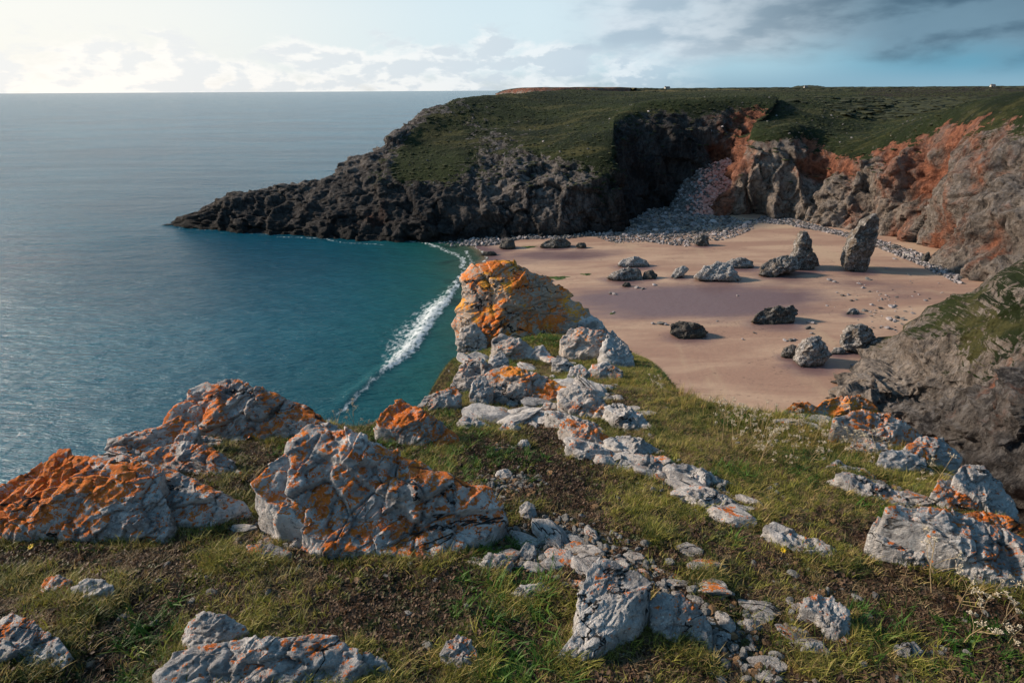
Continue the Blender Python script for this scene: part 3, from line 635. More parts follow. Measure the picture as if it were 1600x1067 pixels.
# ground cover map, in places on the ground
def gpoly(pts):
    r = []
    for q in pts:
        h_ = ghit(*q)
        if h_ is None: h_ = at(*q, 7.5)
        r.append((h_[0], h_[1]))
    return r
GRAVEL = [gpoly(p) for p in (
 [(360,862),(430,808),(470,770),(540,800),(600,850),(560,872),(480,878),(400,882)],
 [(770,860),(830,790),(900,820),(960,850),(1040,900),(1120,960),(1200,1020),(1240,1067),(1160,1067),(1080,1010),(1010,930),(900,880),(800,930)],
 [(880,690),(960,690),(1040,720),(1130,755),(1180,800),(1150,812),(1080,780),(1000,745),(900,722)],
 [(1240,940),(1320,930),(1330,1000),(1300,1040),(1250,1010)],
 [(1310,740),(1390,755),(1460,800),(1420,812),(1360,782)],
 [(940,640),(1010,655),(1020,690),(960,670)],
 [(1380,1000),(1450,1000),(1470,1040),(1400,1040)],
 [(740,700),(840,700),(850,760),(760,790)])]
gy, gx = np.meshgrid(np.arange(0.25, 10.2, 0.0225), np.arange(-4.6, 5.4, 0.0225)); px_, py_ = gx.ravel(), gy.ravel()
def gravel_w(x, y):
    w_ = np.zeros(len(x))
    for pl in GRAVEL:
        d_ = polydist(x, y, pl); s = np.where(inpoly(x, y, pl), d_, -d_); w_ = np.maximum(w_, sstep(s, -0.10, 0.10))
    return w_
def green_w(x, y):
    q = np.stack([x, y, 0*x], 1)
    n_ = fbm(q*1.3, 4, 91)
    g_ = 0.36+1.05*n_
    g_ += 0.55*sstep(x, 0.3, 1.4)*sstep(y, 1.8, 2.6)          # greener along the right-hand brow
    g_ += 0.3*sstep(y, 4.5, 5.5)
    g_ -= 0.34*sstep(x, 1.2, -0.6)*sstep(y, 3.4, 2.0)
    return np.clip(g_, 0, 1)
GW, GN = gravel_w(px_, py_), green_w(px_, py_)
V = np.stack([px_, py_, ground_z(px_, py_)-0.004], 1)
gtop = link('clifftop_ground', mesh('clifftop_ground', V, gridF(*gx.shape), M_SOIL, attrs={'gravel': GW, 'green': GN})); tag(gtop, kind='structure')
# the body of the promontory, down to the water
xs = np.concatenate([np.arange(-50, -5, 0.8), np.arange(-5, 6, 0.5), np.arange(6, 60, 0.8)]); ys = np.concatenate([np.arange(-45, 0, 1.0), np.arange(0, 11, 0.5), np.arange(11, 55, 0.8)])
GX, GY = np.meshgrid(xs, ys, indexing='ij'); px_, py_ = GX.ravel(), GY.ravel()
zz = ground_z(px_, py_, False)
inner = (px_ > -4.5) & (px_ < 5.3) & (py_ > 0.35) & (py_ < 10.1)
zz = np.where(inner, zz-0.35, zz)
q = np.stack([px_, py_, zz], 1); h1, j1 = facet(q/3.0, 5); zz = np.where(inner, zz, zz+np.where(polydist(px_, py_, EDGE) > 1.5, h1*0.5, 0)*(~inpoly(px_, py_, EDGE)))
zz = np.maximum(zz, -6)
pa = {'grass': np.where(inpoly(px_, py_, EDGE), 1, 0.2), 'red': 0*px_, 'pale': 0.3+0*px_, 'scrub': 0*px_}
prom = link('promontory', mesh('promontory', np.stack([px_, py_, zz], 1), gridF(len(xs), len(ys)), M_CLIFF, attrs=pa)); tag(prom, kind='structure')

# ------------------------------------------------------------------ rocks
def cmap(N):
    a = np.linspace(-1, 1, N); A, B = np.meshgrid(a, a, indexing='ij'); A, B = A.ravel(), B.ravel()
    r = np.maximum(np.abs(A), np.abs(B)); th = np.zeros_like(r)
    c1 = np.abs(A) >= np.abs(B)
    with np.errstate(divide='ignore', invalid='ignore'):
        th = np.where(c1, np.pi/4*(B/np.where(A == 0, 1, A)), np.pi/2-np.pi/4*(A/np.where(B == 0, 1, B)))
        th = np.where(c1 & (A < 0), th+np.pi, th); th = np.where(~c1 & (B < 0), th+np.pi, th)
    th = np.where(r == 0, 0, th)
    idx = np.arange(N*N).reshape(N, N)
    ring = list(idx[:, 0])+list(idx[-1, 1:])+list(idx[-2::-1, -1])+list(idx[0, -2:0:-1])
    return r, th, np.array(ring)
def rock(name, label, outline, tilt=35, side=0, thick=0.35, lichen=0.5, golden=0.0, mode='slab', f=None, floor=None, mat=None, seed=0, rough=1.0, sharp=2.6, tone=0.5, group=None, cat='rock', lift=0.0, N=None, sink=0.0, back=0.7, cells=(0.42, 0.17, 0.07), chips=1.0, band=1.0):
    o2 = np.array(outline, float)
    cx, cy = o2.mean(0); lo = o2[np.argmax(o2[:, 1])]
    floor = floor or gz
    if f is None:
        bx, by = cx*0.6+lo[0]*0.4, lo[1]
        anc = ghit(bx, by) if floor is gz else sandhit(bx, by)
        if anc is None: anc = at(bx, by, 7.5)
    else: anc = at(cx*0.6+lo[0]*0.4, lo[1], f)
    n = rotm('Z', side) @ np.array([0, -math.sin(R(tilt)), math.cos(R(tilt))])
    anc = anc+np.array([0, 0, lift])-n*(0.012 if mode == 'slab' else 0)
    P = []
    for q in o2:
        r_ = ray(*q); t = np.dot(anc-np.array([0, 0, H]), n)/np.dot(r_, n); P.append(np.array([0, 0, H])+r_*t)
    P = np.array(P)
    u = np.cross([0, 0, 1.0], n); u /= np.linalg.norm(u); v = np.cross(n, u)
    if u[0] < 0: u = -u; v = np.cross(n, u)
    c0 = (P.max(0)+P.min(0))/2; c0 = 0.5*c0+0.5*P.mean(0)
    c0 = c0-n*np.dot(c0-anc, n)
    a2, b2 = (P-c0) @ u, (P-c0) @ v
    # dense outline -> radius by angle
    aa = np.concatenate([np.linspace(a2[i], a2[(i+1) % len(a2)], 24, endpoint=False) for i in range(len(a2))])
    bb = np.concatenate([np.linspace(b2[i], b2[(i+1) % len(b2)], 24, endpoint=False) for i in range(len(b2))])
    ang = np.arctan2(bb, aa); rad = np.hypot(aa, bb); od = np.argsort(ang); ang, rad = ang[od], rad[od]
    ang = np.concatenate([ang-2*np.pi, ang, ang+2*np.pi]); rad = np.concatenate([rad]*3)
    size = math.sqrt(max(np.ptp(a2), 1e-3)*max(np.ptp(b2), 1e-3))
    pxs = math.sqrt(np.ptp(o2[:, 0])*np.ptp(o2[:, 1]))
    if N is None: N = int(np.clip(pxs*0.62, 14, 150))
    r, th, ring = cmap(N)
    thw = (th+np.pi) % (2*np.pi)-np.pi
    Rr = np.interp(thw, ang, rad); jg = np.stack([np.cos(th)*2.6, np.sin(th)*2.6, 0*th+seed+cx*.01], 1); Rr = Rr*(1+0.07*facet(jg, int(cx) % 91)[0]*(r**2)+0.03*vnoise(jg*2.5, 5)*(r**2)+0.02)
    e = r**1.05
    pr_ = np.random.default_rng(int(cx*7+cy*3)); X2 = Rr*r*np.cos(th)/size; Y2 = Rr*r*np.sin(th)/size
    wq = np.stack([X2, Y2, 0*X2+cx], 1)*3; X2 = X2+0.05*fbm(wq, 3, 77); Y2 = Y2+0.05*fbm(wq, 3, 78)
    hp = np.full(len(r), 1.15); a0 = pr_.uniform(0, 6.28)
    for k in range(8):
        a_ = a0+k*0.785+pr_.normal(0, .25); hp = np.minimum(hp, pr_.uniform(.62, 1.15)-pr_.uniform(.5, 2.1)*(X2*math.cos(a_)+Y2*math.sin(a_)))
    for k in range(3):                                      # a wedge broken out of the top
        a_ = pr_.uniform(0, 6.28); ox_, oy_ = pr_.uniform(-.3, .3, 2); u1 = (X2-ox_)*math.cos(a_)+(Y2-oy_)*math.sin(a_); u2 = -(X2-ox_)*math.sin(a_)+(Y2-oy_)*math.cos(a_)
        hp = hp-pr_.uniform(.10, .28)*sstep(u1, 0, .03)*sstep(u2, -.02, .02)
    hgt = (0.62 if mode == 'slab' else 0.55)*thick*size*np.maximum(hp, 0.05)*(1-e**(sharp*2.0+2.5))
    rd = (np.cos(th)[:, None]*u+np.sin(th)[:, None]*v)
    V = c0+rd*(Rr*r)[:, None]+n*hgt[:, None]
    dirv = n[None, :]*(1-0.75*e**3)[:, None]+rd*(0.38*e**2)[:, None]
    K = 8 if mode == 'slab' else 14
    rings = []; dr = []
    b0 = V[ring]; brd = rd[ring]
    if mode == 'slab':
        gzv = ground_z(b0[:, 0], b0[:, 1], False) if floor is gz else sandz(b0[:, 0], b0[:, 1])
        bot = np.minimum(np.maximum(gzv, b0[:, 2]-1.2*size-0.4)-0.06*max(size, 0.3)-0.02, b0[:, 2]-0.05*size)
        for k in range(1, K+1):
            t = k/K; q = b0+brd*(0.10*size*t*(1.2-t))[:, None] if False else b0+brd*np.array([0.03*size*t])[:, None]
            q = q.copy(); q[:, 2] = b0[:, 2]+(bot-b0[:, 2])*t; rings.append(q); dr.append(brd*0.6+np.array([0, 0, 0.1]))
    else:
        for k in range(1, K+1):
            t = k/K; s_ = math.cos(t*math.pi/2); q = c0+(b0-c0)*s_-n*(back*size*math.sin(t*math.pi/2))
            rings.append(q); dr.append(brd*s_-n*(1-s_))
    M = len(ring)
    allV = np.concatenate([V]+rings); allD = np.concatenate([dirv]+dr)
    F = gridF(N, N)
    fr = []
    prev = ring
    for k in range(K):
        cur = N*N+k*M+np.arange(M)
        a_, b_ = prev, np.roll(prev, -1); c_, d_ = cur, np.roll(cur, -1)
        fr.append(np.stack([a_, c_, d_, b_], 1)); prev = cur
    F = np.concatenate([F[:, ::-1]]+[x[:, ::-1] for x in fr])
    # broken relief
    rs = seed*13.7+cx*0.37+cy*0.11; s0 = int(abs(rs)) % 997
    bed = rotm('Y', 25+((s0*7) % 25)) @ rotm('X', 20-((s0*3) % 30)) @ rotm('Z', (s0*11) % 40)
    q = (allV-c0)/size; q = (q @ bed.T)*np.array([0.75, 1.15, 1.6])
    q = q+0.10*np.stack([fbm(q*2, 3, s0+1), fbm(q*2, 3, s0+2), fbm(q*2, 3, s0+3)], 1)+s0
    c1, c2, c3 = cells
    h1, j1 = facet(q/c1, s0); h2, j2 = facet(q/c2, s0+5); h3, j3 = facet(q/c3, s0+9)
    bw = q[:, 2]*4.2+0.8*fbm(q*1.2, 2, s0+8); bd = np.abs((bw % 1.0)-0.5)*2
    D = 0.050*h1+0.026*h2*chips+0.012*h3*chips-0.022*np.exp(-(j1/0.035)**2)-0.007*np.exp(-(j2/0.05)**2)+0.012*fbm(q*7, 4, s0+4)+0.015*fbm(q*2.2, 3, s0+6)+band*0.009*(sstep(bd, 0.05, 0.35)-0.8)+band*0.012*(hsh(np.floor(bw).astype(np.int64), 0*q[:, 0].astype(np.int64), 0*q[:, 0].astype(np.int64), s0)-0.5)-0.012
    sm = 0.6 if size > 0.2 else 0.85
    allV = allV+allD*(D*rough*size*1.0)[:, None]
    if mode == 'round' and np.dot(np.cross(allV[F[0, 1]]-allV[F[0, 0]], allV[F[0, 2]]-allV[F[0, 0]]), n) < 0: F = F[:, ::-1]
    elif mode == 'slab' and np.dot(np.cross(allV[F[0, 1]]-allV[F[0, 0]], allV[F[0, 2]]-allV[F[0, 0]]), n) < 0: F = F[:, ::-1]
    org = np.array([c0[0], c0[1], anc[2]])
    me = mesh(name, allV-org-np.array([0, 0, sink*size]), np.ascontiguousarray(F), mat or M_LICHEN)
    ob = link(name, me, loc=org)
    ob['lichen'] = float(lichen); ob['golden'] = float(golden); ob['unit'] = float(min(2.2, max(0.6, 1.0/size**0.25))) if mat is None else 1.0; ob['tone'] = float(tone)
    tag(ob, label, cat, group)
    return ob

ROCKFOOT = []
def fr(label, outline, **k):
    a_ = np.array(outline, float); c_ = a_.mean(0); gr_ = 1.12 if c_[0] < 520 and 600 < c_[1] < 850 else (1.0 if k.get('mode') == 'round' else 1.05); outline = [tuple(q) for q in c_+(a_-c_)*gr_+np.array([0, 3*(gr_ > 1.1)])]
    ROCKFOOT.append(outline); return rock('rock', label, outline, **k)
# left group
fr('large rock thickly covered in deep orange lichen at the far left edge', [(-60,815),(-30,780),(20,755),(60,728),(92,709),(118,712),(160,722),(190,726),(196,750),(170,790),(150,822),(100,826),(50,830),(0,838)], tilt=42, thick=.20, lichen=1.0, side=-14)
fr('grey and orange block joined to the right of the far left lichen rock', [(170,728),(215,722),(249,736),(243,758),(262,800),(252,830),(205,843),(165,826),(140,822),(160,780)], tilt=45, thick=.26, lichen=.62)
fr('pointed grey slab with orange streaks, right end of the left lichen row', [(232,768),(248,736),(275,734),(305,750),(332,766),(374,780),(386,796),(352,815),(322,829),(272,813),(243,792)], tilt=38, thick=.28, lichen=.60, side=12)
fr('highest peaked grey and orange outcrop on the left brow against the sea', [(262,668),(272,648),(288,626),(318,604),(345,597),(372,595),(402,608),(440,625),(478,645),(498,662),(470,683),(420,690),(370,676),(320,686),(285,690)], tilt=50, thick=.26, lichen=.72, cells=(.34,.14,.06))
fr('low grey outcrop stepping down left of the peaked outcrop', [(168,708),(178,684),(205,674),(240,668),(276,650),(300,668),(292,694),(250,716),(205,722),(178,720)], tilt=40, thick=.22, lichen=.55)
fr('long narrow grey ledge with orange patches below the peaked outcrop', [(214,716),(250,696),(292,688),(330,700),(362,722),(372,738),(345,748),(300,732),(262,730),(230,728)], tilt=30, thick=.20, lichen=.62)
fr('big ridged grey boulder with orange crown in the left middle of the clifftop', [(400,756),(428,728),(460,698),(492,676),(536,676),(588,692),(640,716),(700,744),(744,764),(764,802),(738,842),(702,862),(664,876),(600,862),(560,862),(510,850),(462,812),(430,800)], tilt=40, thick=.30, lichen=.66, side=8, N=150)
fr('leaning grey slab with one orange stripe on the left flank of the big ridged boulder', [(413,800),(418,770),(440,740),(470,716),(492,722),(488,752),(468,780),(440,806)], tilt=46, thick=.22, lichen=.45, side=-20, lift=.05)
fr('small grey lichen spotted stone in the rubble below the big ridged boulder', [(378,868),(392,852),(425,850),(452,862),(440,880),(400,882)], tilt=20, thick=.2, lichen=.5)
fr('small plain pale stone at the left end of the rubble', [(331,872),(340,862),(354,864),(360,874),(346,881)], tilt=25, thick=.3, lichen=.0)
fr('orange tilted slab lying alone between the big ridged boulder and the saddle', [(592,652),(604,630),(628,625),(660,642),(692,662),(716,684),(718,697),(692,703),(660,692),(622,674),(596,664)], tilt=34, thick=.26, lichen=.74, side=12)
fr('squat rock orange on its left half in the grass at the left', [(63,930),(70,903),(92,899),(110,906),(106,934),(82,944)], tilt=35, thick=.3, lichen=.70)
fr('pale blue grey angular rock next to the squat orange rock at the left', [(112,918),(132,905),(160,906),(175,914),(178,940),(160,958),(136,954),(116,938)], tilt=35, thick=.32, lichen=.25)
fr('tiny round pale stone in the turf near the left edge', [(12,906),(20,894),(34,892),(42,900),(34,913),(18,914)], tilt=30, thick=.35, lichen=0)
fr('broad weathered rock with orange patches in the bottom left corner', [(-40,1000),(-10,978),(20,960),(55,972),(85,998),(104,1018),(92,1042),(50,1056),(-20,1066)], tilt=28, thick=.25, lichen=.45)
fr('round topped rock with orange rings behind the long bottom rock', [(284,1004),(296,974),(322,956),(352,962),(380,978),(378,1004),(340,1020),(300,1020)], tilt=42, thick=.3, lichen=.55)
fr('long low grey rock with orange rings at the bottom of the frame', [(258,1056),(272,1018),(310,1010),(350,1004),(400,998),(450,996),(520,998),(554,1014),(544,1042),(516,1072),(430,1092),(330,1090),(270,1082)], tilt=30, thick=.26, lichen=.40)
fr('small dark grey rock touching the right end of the long bottom rock', [(540,1052),(552,1024),(572,1018),(600,1032),(614,1054),(600,1076),(550,1078)], tilt=35, thick=.3, lichen=.2)
fr('jagged small split rock at the bottom left of the grey tablet rock', [(688,1022),(700,1004),(716,990),(736,1002),(750,1034),(742,1058),(716,1058),(700,1040)], tilt=40, thick=.34, lichen=.32, rough=1.3)
# bottom centre and right
fr('large upright grey tablet rock speckled with orange and white at the bottom centre', [(902,928),(918,900),(940,876),(966,880),(1014,912),(1008,944),(990,974),(950,1000),(926,1026),(888,1048),(876,1018),(898,988),(906,958)], tilt=36, thick=.15, lichen=.30, sharp=5, rough=.65)
fr('domed dark grey rock with orange centre beside the grey tablet rock', [(1012,948),(1028,928),(1060,928),(1086,940),(1100,970),(1092,1000),(1064,1012),(1036,994),(1018,970)], tilt=36, thick=.28, lichen=.36)
fr('narrow grey splinter rock against the right side of the domed rock', [(1090,968),(1102,962),(1112,984),(1112,1012),(1096,1014),(1088,996)], tilt=35, thick=.3, lichen=.05)
fr('small flat grey block lying right of the splinter rock', [(1110,994),(1126,986),(1142,990),(1140,1004),(1116,1008)], tilt=22, thick=.3, lichen=.0)
fr('pale low broken slab in the grass left of the grey tablet rock', [(792,938),(812,914),(850,911),(854,922),(826,944),(802,957)], tilt=22, thick=.22, lichen=.22)
fr('grey blocky rock at the lower right end of the big ridged boulder', [(751,880),(764,864),(786,866),(800,880),(796,900),(770,902)], tilt=34, thick=.32, lichen=.3)
fr('pale cracked rock half buried in rubble at the lower right', [(1252,948),(1272,930),(1300,934),(1324,954),(1328,984),(1318,1004),(1296,992),(1276,962)], tilt=28, thick=.2, lichen=.2)
fr('small rounded rock with one orange spot under the pale cracked rock', [(1252,1014),(1262,1002),(1284,1004),(1298,1020),(1286,1032),(1264,1030)], tilt=28, thick=.3, lichen=.2)
fr('small cream stone among dark plants at the bottom right', [(1402,1018),(1410,1004),(1428,1002),(1440,1016),(1430,1028),(1412,1028)], tilt=28, thick=.34, lichen=0)
fr('long thin pale slab lying alone in the turf at the right centre', [(1198,824),(1216,818),(1248,834),(1284,846),(1322,868),(1318,884),(1276,878),(1240,860),(1214,842)], tilt=16, thick=.18, lichen=.15)
fr('bulging pale rock with orange film, leftmost of the big right slabs', [(1370,826),(1384,804),(1410,802),(1440,816),(1462,840),(1490,868),(1508,896),(1486,908),(1452,894),(1420,874),(1388,850)], tilt=34, thick=.24, lichen=.55, side=14)
fr('widest wavy grey slab running off the right edge', [(1398,798),(1440,792),(1500,800),(1550,822),(1600,846),(1660,880),(1680,940),(1610,930),(1550,902),(1500,870),(1458,832)], tilt=32, thick=.16, lichen=.55, side=16, N=130)
fr('orange banded slab above the wavy grey slab at the right edge', [(1492,806),(1528,798),(1580,812),(1640,836),(1650,858),(1600,858),(1552,842),(1516,824)], tilt=32, thick=.2, lichen=.72, side=14)
fr('hump of orange lichened rock on the right brow above the big slabs', [(1458,770),(1470,752),(1492,748),(1516,758),(1538,778),(1552,802),(1522,806),(1484,792)], tilt=42, thick=.28, lichen=.7, side=10)
fr('large brownish outcrop on the right brow over the dark gully', [(1492,744),(1506,730),(1536,730),(1562,752),(1584,786),(1590,806),(1556,812),(1540,786),(1510,762)], tilt=44, thick=.22, lichen=.5, side=12)
fr('smooth pale oblong rock beneath the orange crest on the right', [(1373,720),(1382,704),(1408,704),(1446,716),(1444,730),(1404,738),(1382,736)], tilt=32, thick=.3, lichen=.15)
fr('small grey stone standing just below the smooth oblong rock', [(1380,742),(1384,724),(1394,724),(1398,738),(1392,744)], tilt=50, thick=.3, lichen=0)
fr('small orange stub at the left end of the right crest', [(1228,640),(1240,630),(1262,628),(1278,638),(1268,650),(1240,650)], tilt=46, thick=.3, lichen=.85, golden=.4)
fr('bright orange rounded crest rock overlooking the sand on the right', [(1276,640),(1290,626),(1314,620),(1342,618),(1364,628),(1376,644),(1350,654),(1306,652)], tilt=52, thick=.3, lichen=1.05, golden=.6)
fr('long orange and pink ledge sloping right from the bright crest rock', [(1304,654),(1350,642),(1388,648),(1422,664),(1448,684),(1430,700),(1390,694),(1346,672)], tilt=40, thick=.2, lichen=.72, golden=.2, side=12)
fr('orange flecked grey outcrop at the lower end of the crest ledge', [(1416,700),(1438,682),(1474,684),(1500,712),(1494,730),(1460,728),(1430,718)], tilt=42, thick=.26, lichen=.6, side=12)
fr('pale line of broken bedrock in the turf between the crest and the wavy slab', [(1306,742),(1322,738),(1360,748),(1400,768),(1432,792),(1410,796),(1370,778),(1330,758)], tilt=16, thick=.14, lichen=.25, rough=1.5)
# centre strip
fr('low pale slab with a strong orange patch heading the central rock strip', [(874,662),(890,655),(924,664),(950,680),(958,694),(932,700),(900,686)], tilt=30, thick=.24, lichen=.62, golden=.3)
fr('rounded pale boulder with orange left end, second in the central strip', [(884,698),(896,687),(926,692),(956,706),(964,720),(940,724),(904,714)], tilt=30, thick=.3, lichen=.40)
fr('cluster of split grey bedrock right of the strip head', [(948,686),(970,678),(1004,686),(1036,704),(1030,716),(990,712),(962,702)], tilt=24, thick=.2, lichen=.12, rough=1.7)
fr('square grey block below the rounded pale boulder', [(964,732),(970,718),(990,720),(1000,734),(994,742),(972,742)], tilt=34, thick=.3, lichen=.0)
fr('wedge of fractured grey rock in the middle of the central strip', [(994,724),(1010,710),(1032,722),(1042,742),(1030,750),(1006,740)], tilt=30, thick=.26, lichen=.25, rough=1.4)
fr('flat shattered bedrock at the lower end of the central strip', [(1044,730),(1070,724),(1110,740),(1148,758),(1152,770),(1110,766),(1070,752)], tilt=14, thick=.16, lichen=.10, rough=1.9)
fr('sunken pale bedrock crossing the path below the central strip', [(1076,770),(1100,762),(1150,782),(1186,806),(1176,816),(1130,800),(1096,786)], tilt=12, thick=.12, lichen=.12, rough=1.9)
fr('small smooth white stone in the turf left of the central strip', [(808,696),(814,687),(824,687),(829,695),(824,703),(812,703)], tilt=34, thick=.4, lichen=0)
fr('white flat pebble on bare soil in the middle of the clifftop', [(774,741),(780,734),(794,732),(801,739),(796,746),(782,747)], tilt=18, thick=.35, lichen=0)
fr('small rock with orange corner on the saddle right of the lone slab', [(775,678),(786,662),(798,658),(812,668),(806,680),(788,684)], tilt=34, thick=.3, lichen=.4)
fr('low tapered ledge lying on the saddle right of the lone slab', [(714,660),(726,650),(748,656),(768,668),(760,678),(736,674)], tilt=26, thick=.22, lichen=.3)
fr('pale pointed stone in the soil below the saddle', [(812,792),(822,784),(834,788),(838,802),(828,812),(816,806)], tilt=34, thick=.34, lichen=.0)
fr('small pale chip of rock in the heath at the centre', [(1010,828),(1020,822),(1034,832),(1036,842),(1024,842)], tilt=26, thick=.3, lichen=.1)
fr('brown tinted small stone in the dark heath right of centre', [(1086,906),(1096,898),(1106,904),(1108,914),(1096,917)], tilt=30, thick=.3, lichen=.3)
fr('grey shard beside the lower rubble near the domed rock', [(812,862),(822,848),(836,852),(838,866),(826,876),(816,872)], tilt=34, thick=.3, lichen=.1)
fr('low grey bedrock shelf between the far left lichen rock and the narrow ledge', [(150,716),(176,700),(214,716),(236,738),(214,744),(176,736)], tilt=30, thick=.2, lichen=.5)
fr('orange flecked bedrock hump filling the gap right of the peaked outcrop', [(470,690),(486,664),(520,662),(548,676),(530,700),(496,706)], tilt=34, thick=.2, lichen=.5)
fr('thin tilted grey ledge above the narrow ledge on the left', [(268,694),(300,676),(342,684),(352,700),(310,704)], tilt=28, thick=.2, lichen=.55)
fr('flat pale bedrock pavement right of the fissured slab', [(944,636),(962,628),(996,642),(1018,664),(1010,676),(976,662)], tilt=14, thick=.14, lichen=.15, rough=1.7)
fr('long broken ledge sloping down under the fissured slab', [(850,640),(880,644),(930,662),(946,674),(930,680),(884,662)], tilt=20, thick=.16, lichen=.35, rough=1.4)
fr('pale stepped bedrock left of the wavy slab', [(1290,730),(1312,722),(1350,732),(1372,748),(1350,754),(1312,746)], tilt=14, thick=.14, lichen=.3, rough=1.6)
fr('orange tinged ledge under the crest at the right brow', [(1330,690),(1352,682),(1384,696),(1400,708),(1376,712),(1344,704)], tilt=26, thick=.2, lichen=.55)
fr('low grey ledge in front of the widest wavy slab', [(1512,900),(1540,892),(1590,912),(1640,946),(1600,944),(1548,924)], tilt=24, thick=.18, lichen=.3)
# the knob and the blocks round it
fr('huge orange capped boulder on the tip of the promontory above the beach', [(706,506),(716,480),(728,468),(728,440),(746,414),(774,406),(804,410),(832,424),(858,436),(884,454),(908,474),(914,494),(902,512),(882,524),(860,526),(846,536),(820,560),(790,580),(750,580),(726,562),(716,536)], tilt=66, thick=.55, lichen=.86, golden=1.0, mode='round', f=7.6, N=150, sharp=3.4, back=.55, cells=(.62,.22,.08), rough=.80, band=.45)
fr('grey undercut flank block at the left foot of the huge orange boulder', [(712,534),(722,512),(746,506),(762,530),(766,562),(748,592),(728,584),(716,562)], tilt=60, thick=.24, lichen=.30, golden=.4, mode='round', f=7.1)
fr('layered pink grey block right below the huge orange boulder', [(878,532),(892,512),(924,514),(950,522),(944,542),(938,562),(906,556),(882,546)], tilt=48, thick=.3, lichen=.50, golden=.4, lift=.02)
fr('cracked grey block on the brow right of the layered block', [(938,548),(948,524),(968,528),(984,546),(990,566),(966,574),(944,568)], tilt=46, thick=.3, lichen=.2)
fr('rough crag dropping towards the beach right of the huge boulder', [(900,500),(914,488),(934,500),(960,524),(986,552),(1010,584),(1002,596),(976,578),(948,552),(920,524)], tilt=46, thick=.2, lichen=.2, f=7.2, rough=1.4)
fr('triangular pink grey block leaning under the huge boulder', [(770,534),(786,524),(812,530),(834,546),(826,562),(796,566),(778,552)], tilt=50, thick=.28, lichen=.45, golden=.4)
fr('small flat topped block right of the leaning triangular block', [(826,558),(836,542),(848,540),(861,554),(852,564),(834,564)], tilt=40, thick=.3, lichen=.3)
fr('pale block stack at the left edge below the huge boulder', [(706,604),(712,582),(728,564),(752,560),(766,572),(758,594),(736,612),(716,614)], tilt=46, thick=.28, lichen=.45, golden=.3)
fr('tall grey wedge between the pale block stack and the triangular block', [(756,582),(766,560),(782,548),(794,560),(792,580),(772,590)], tilt=48, thick=.26, lichen=.25)
fr('angular grey and orange block under the left end of the long pale slab', [(734,612),(742,592),(758,588),(768,606),(762,630),(746,636),(734,626)], tilt=50, thick=.28, lichen=.4)
fr('orange brown rock at the left brow beside the saddle', [(654,634),(668,618),(690,610),(712,604),(722,618),(708,634),(680,644),(662,644)], tilt=44, thick=.24, lichen=.6, golden=.2)
fr('long pale slab with golden lichen lying across the neck of the promontory', [(752,610),(762,586),(788,572),(822,580),(856,590),(884,606),(880,632),(850,634),(812,622),(780,618)], tilt=30, thick=.18, lichen=.66, golden=.5)
fr('grey fissured slab continuing right from the long pale slab', [(874,612),(892,598),(920,606),(942,624),(958,644),(952,658),(926,652),(900,644),(878,632)], tilt=28, thick=.2, lichen=.35, golden=.3)
fr('small leaning slab in the grass behind the long pale slab', [(862,570),(872,556),(884,560),(900,574),(892,582),(874,580)], tilt=40, thick=.26, lichen=.2)
fr('pale wedge stone in the grass right of the small leaning slab', [(884,594),(892,574),(908,570),(922,584),(918,596),(898,598)], tilt=36, thick=.26, lichen=.2)
fr('low pink grey rock on the brow right of the pale wedge stone', [(918,586),(926,570),(948,566),(972,580),(966,594),(940,594)], tilt=30, thick=.24, lichen=.35)
fr('small orange topped rock below the fissured slab', [(844,640),(852,630),(870,630),(884,642),(874,650),(856,650)], tilt=30, thick=.28, lichen=.4, golden=.4)

# rocks on the sand
BF = []
def br(name, label, outline, **k):
    BF.append(outline); k.setdefault('tilt', 55); k.setdefault('thick', .35)
    return rock(name, label, outline, mode='round', floor=sandz, mat=M_BROCK, sink=.02, back=.6, **k)
br('sea_stack', 'slender grey rock pillar standing on the sand, taller of the two stacks', [(1320,414),(1324,398),(1330,376),(1340,360),(1346,350),(1352,352),(1358,342),(1368,336),(1374,342),(1372,366),(1366,392),(1360,408),(1354,420),(1340,425),(1326,423)], tilt=84, thick=.26, tone=.38, cat='sea stack', N=110, rough=1.15, band=.15, sharp=2.2, cells=(.7, .25, .09))
br('sea_stack', 'shorter rock pillar with a low tail of rock to its left', [(1236,414),(1240,402),(1246,392),(1248,376),(1254,364),(1262,362),(1270,376),(1270,390),(1274,398),(1279,412),(1268,421),(1250,422)], tilt=82, thick=.34, tone=.42, cat='sea stack', N=80, rough=1.2, band=.15, cells=(.7, .25, .09))
br('boulder', 'long low rock lying against the left foot of the shorter pillar', [(1188,428),(1194,412),(1210,402),(1230,398),(1250,402),(1250,420),(1226,426),(1208,434)], thick=.4, tone=.42, cat='boulder')
br('boulder', 'broad pale barnacled boulder left of the shorter pillar', [(1088,430),(1100,416),(1122,406),(1140,410),(1150,424),(1158,434),(1150,441),(1120,438),(1100,436)], thick=.3, tone=.90, cat='boulder')
br('boulder', 'low brown rock behind the broad pale barnacled boulder', [(1132,412),(1142,404),(1162,401),(1176,408),(1178,416),(1160,420),(1140,418)], thick=.35, tone=.60, cat='boulder')
br('boulder', 'small pale tilted rock between the pale boulder and the left rock pair', [(1048,430),(1056,420),(1070,414),(1077,420),(1068,430),(1054,436)], thick=.35, tone=.85, cat='boulder')
br('boulder', 'flat topped pale speckled rock furthest back in the left rock group', [(965,412),(974,404),(994,400),(1010,406),(1014,415),(1000,418),(976,417)], thick=.35, tone=.80, cat='boulder')
br('boulder', 'brown rock with a pale left shoulder in front of the flat topped speckled rock', [(946,434),(958,424),(976,418),(998,418),(1004,430),(1000,438),(972,439)], thick=.38, tone=.50, cat='boulder')
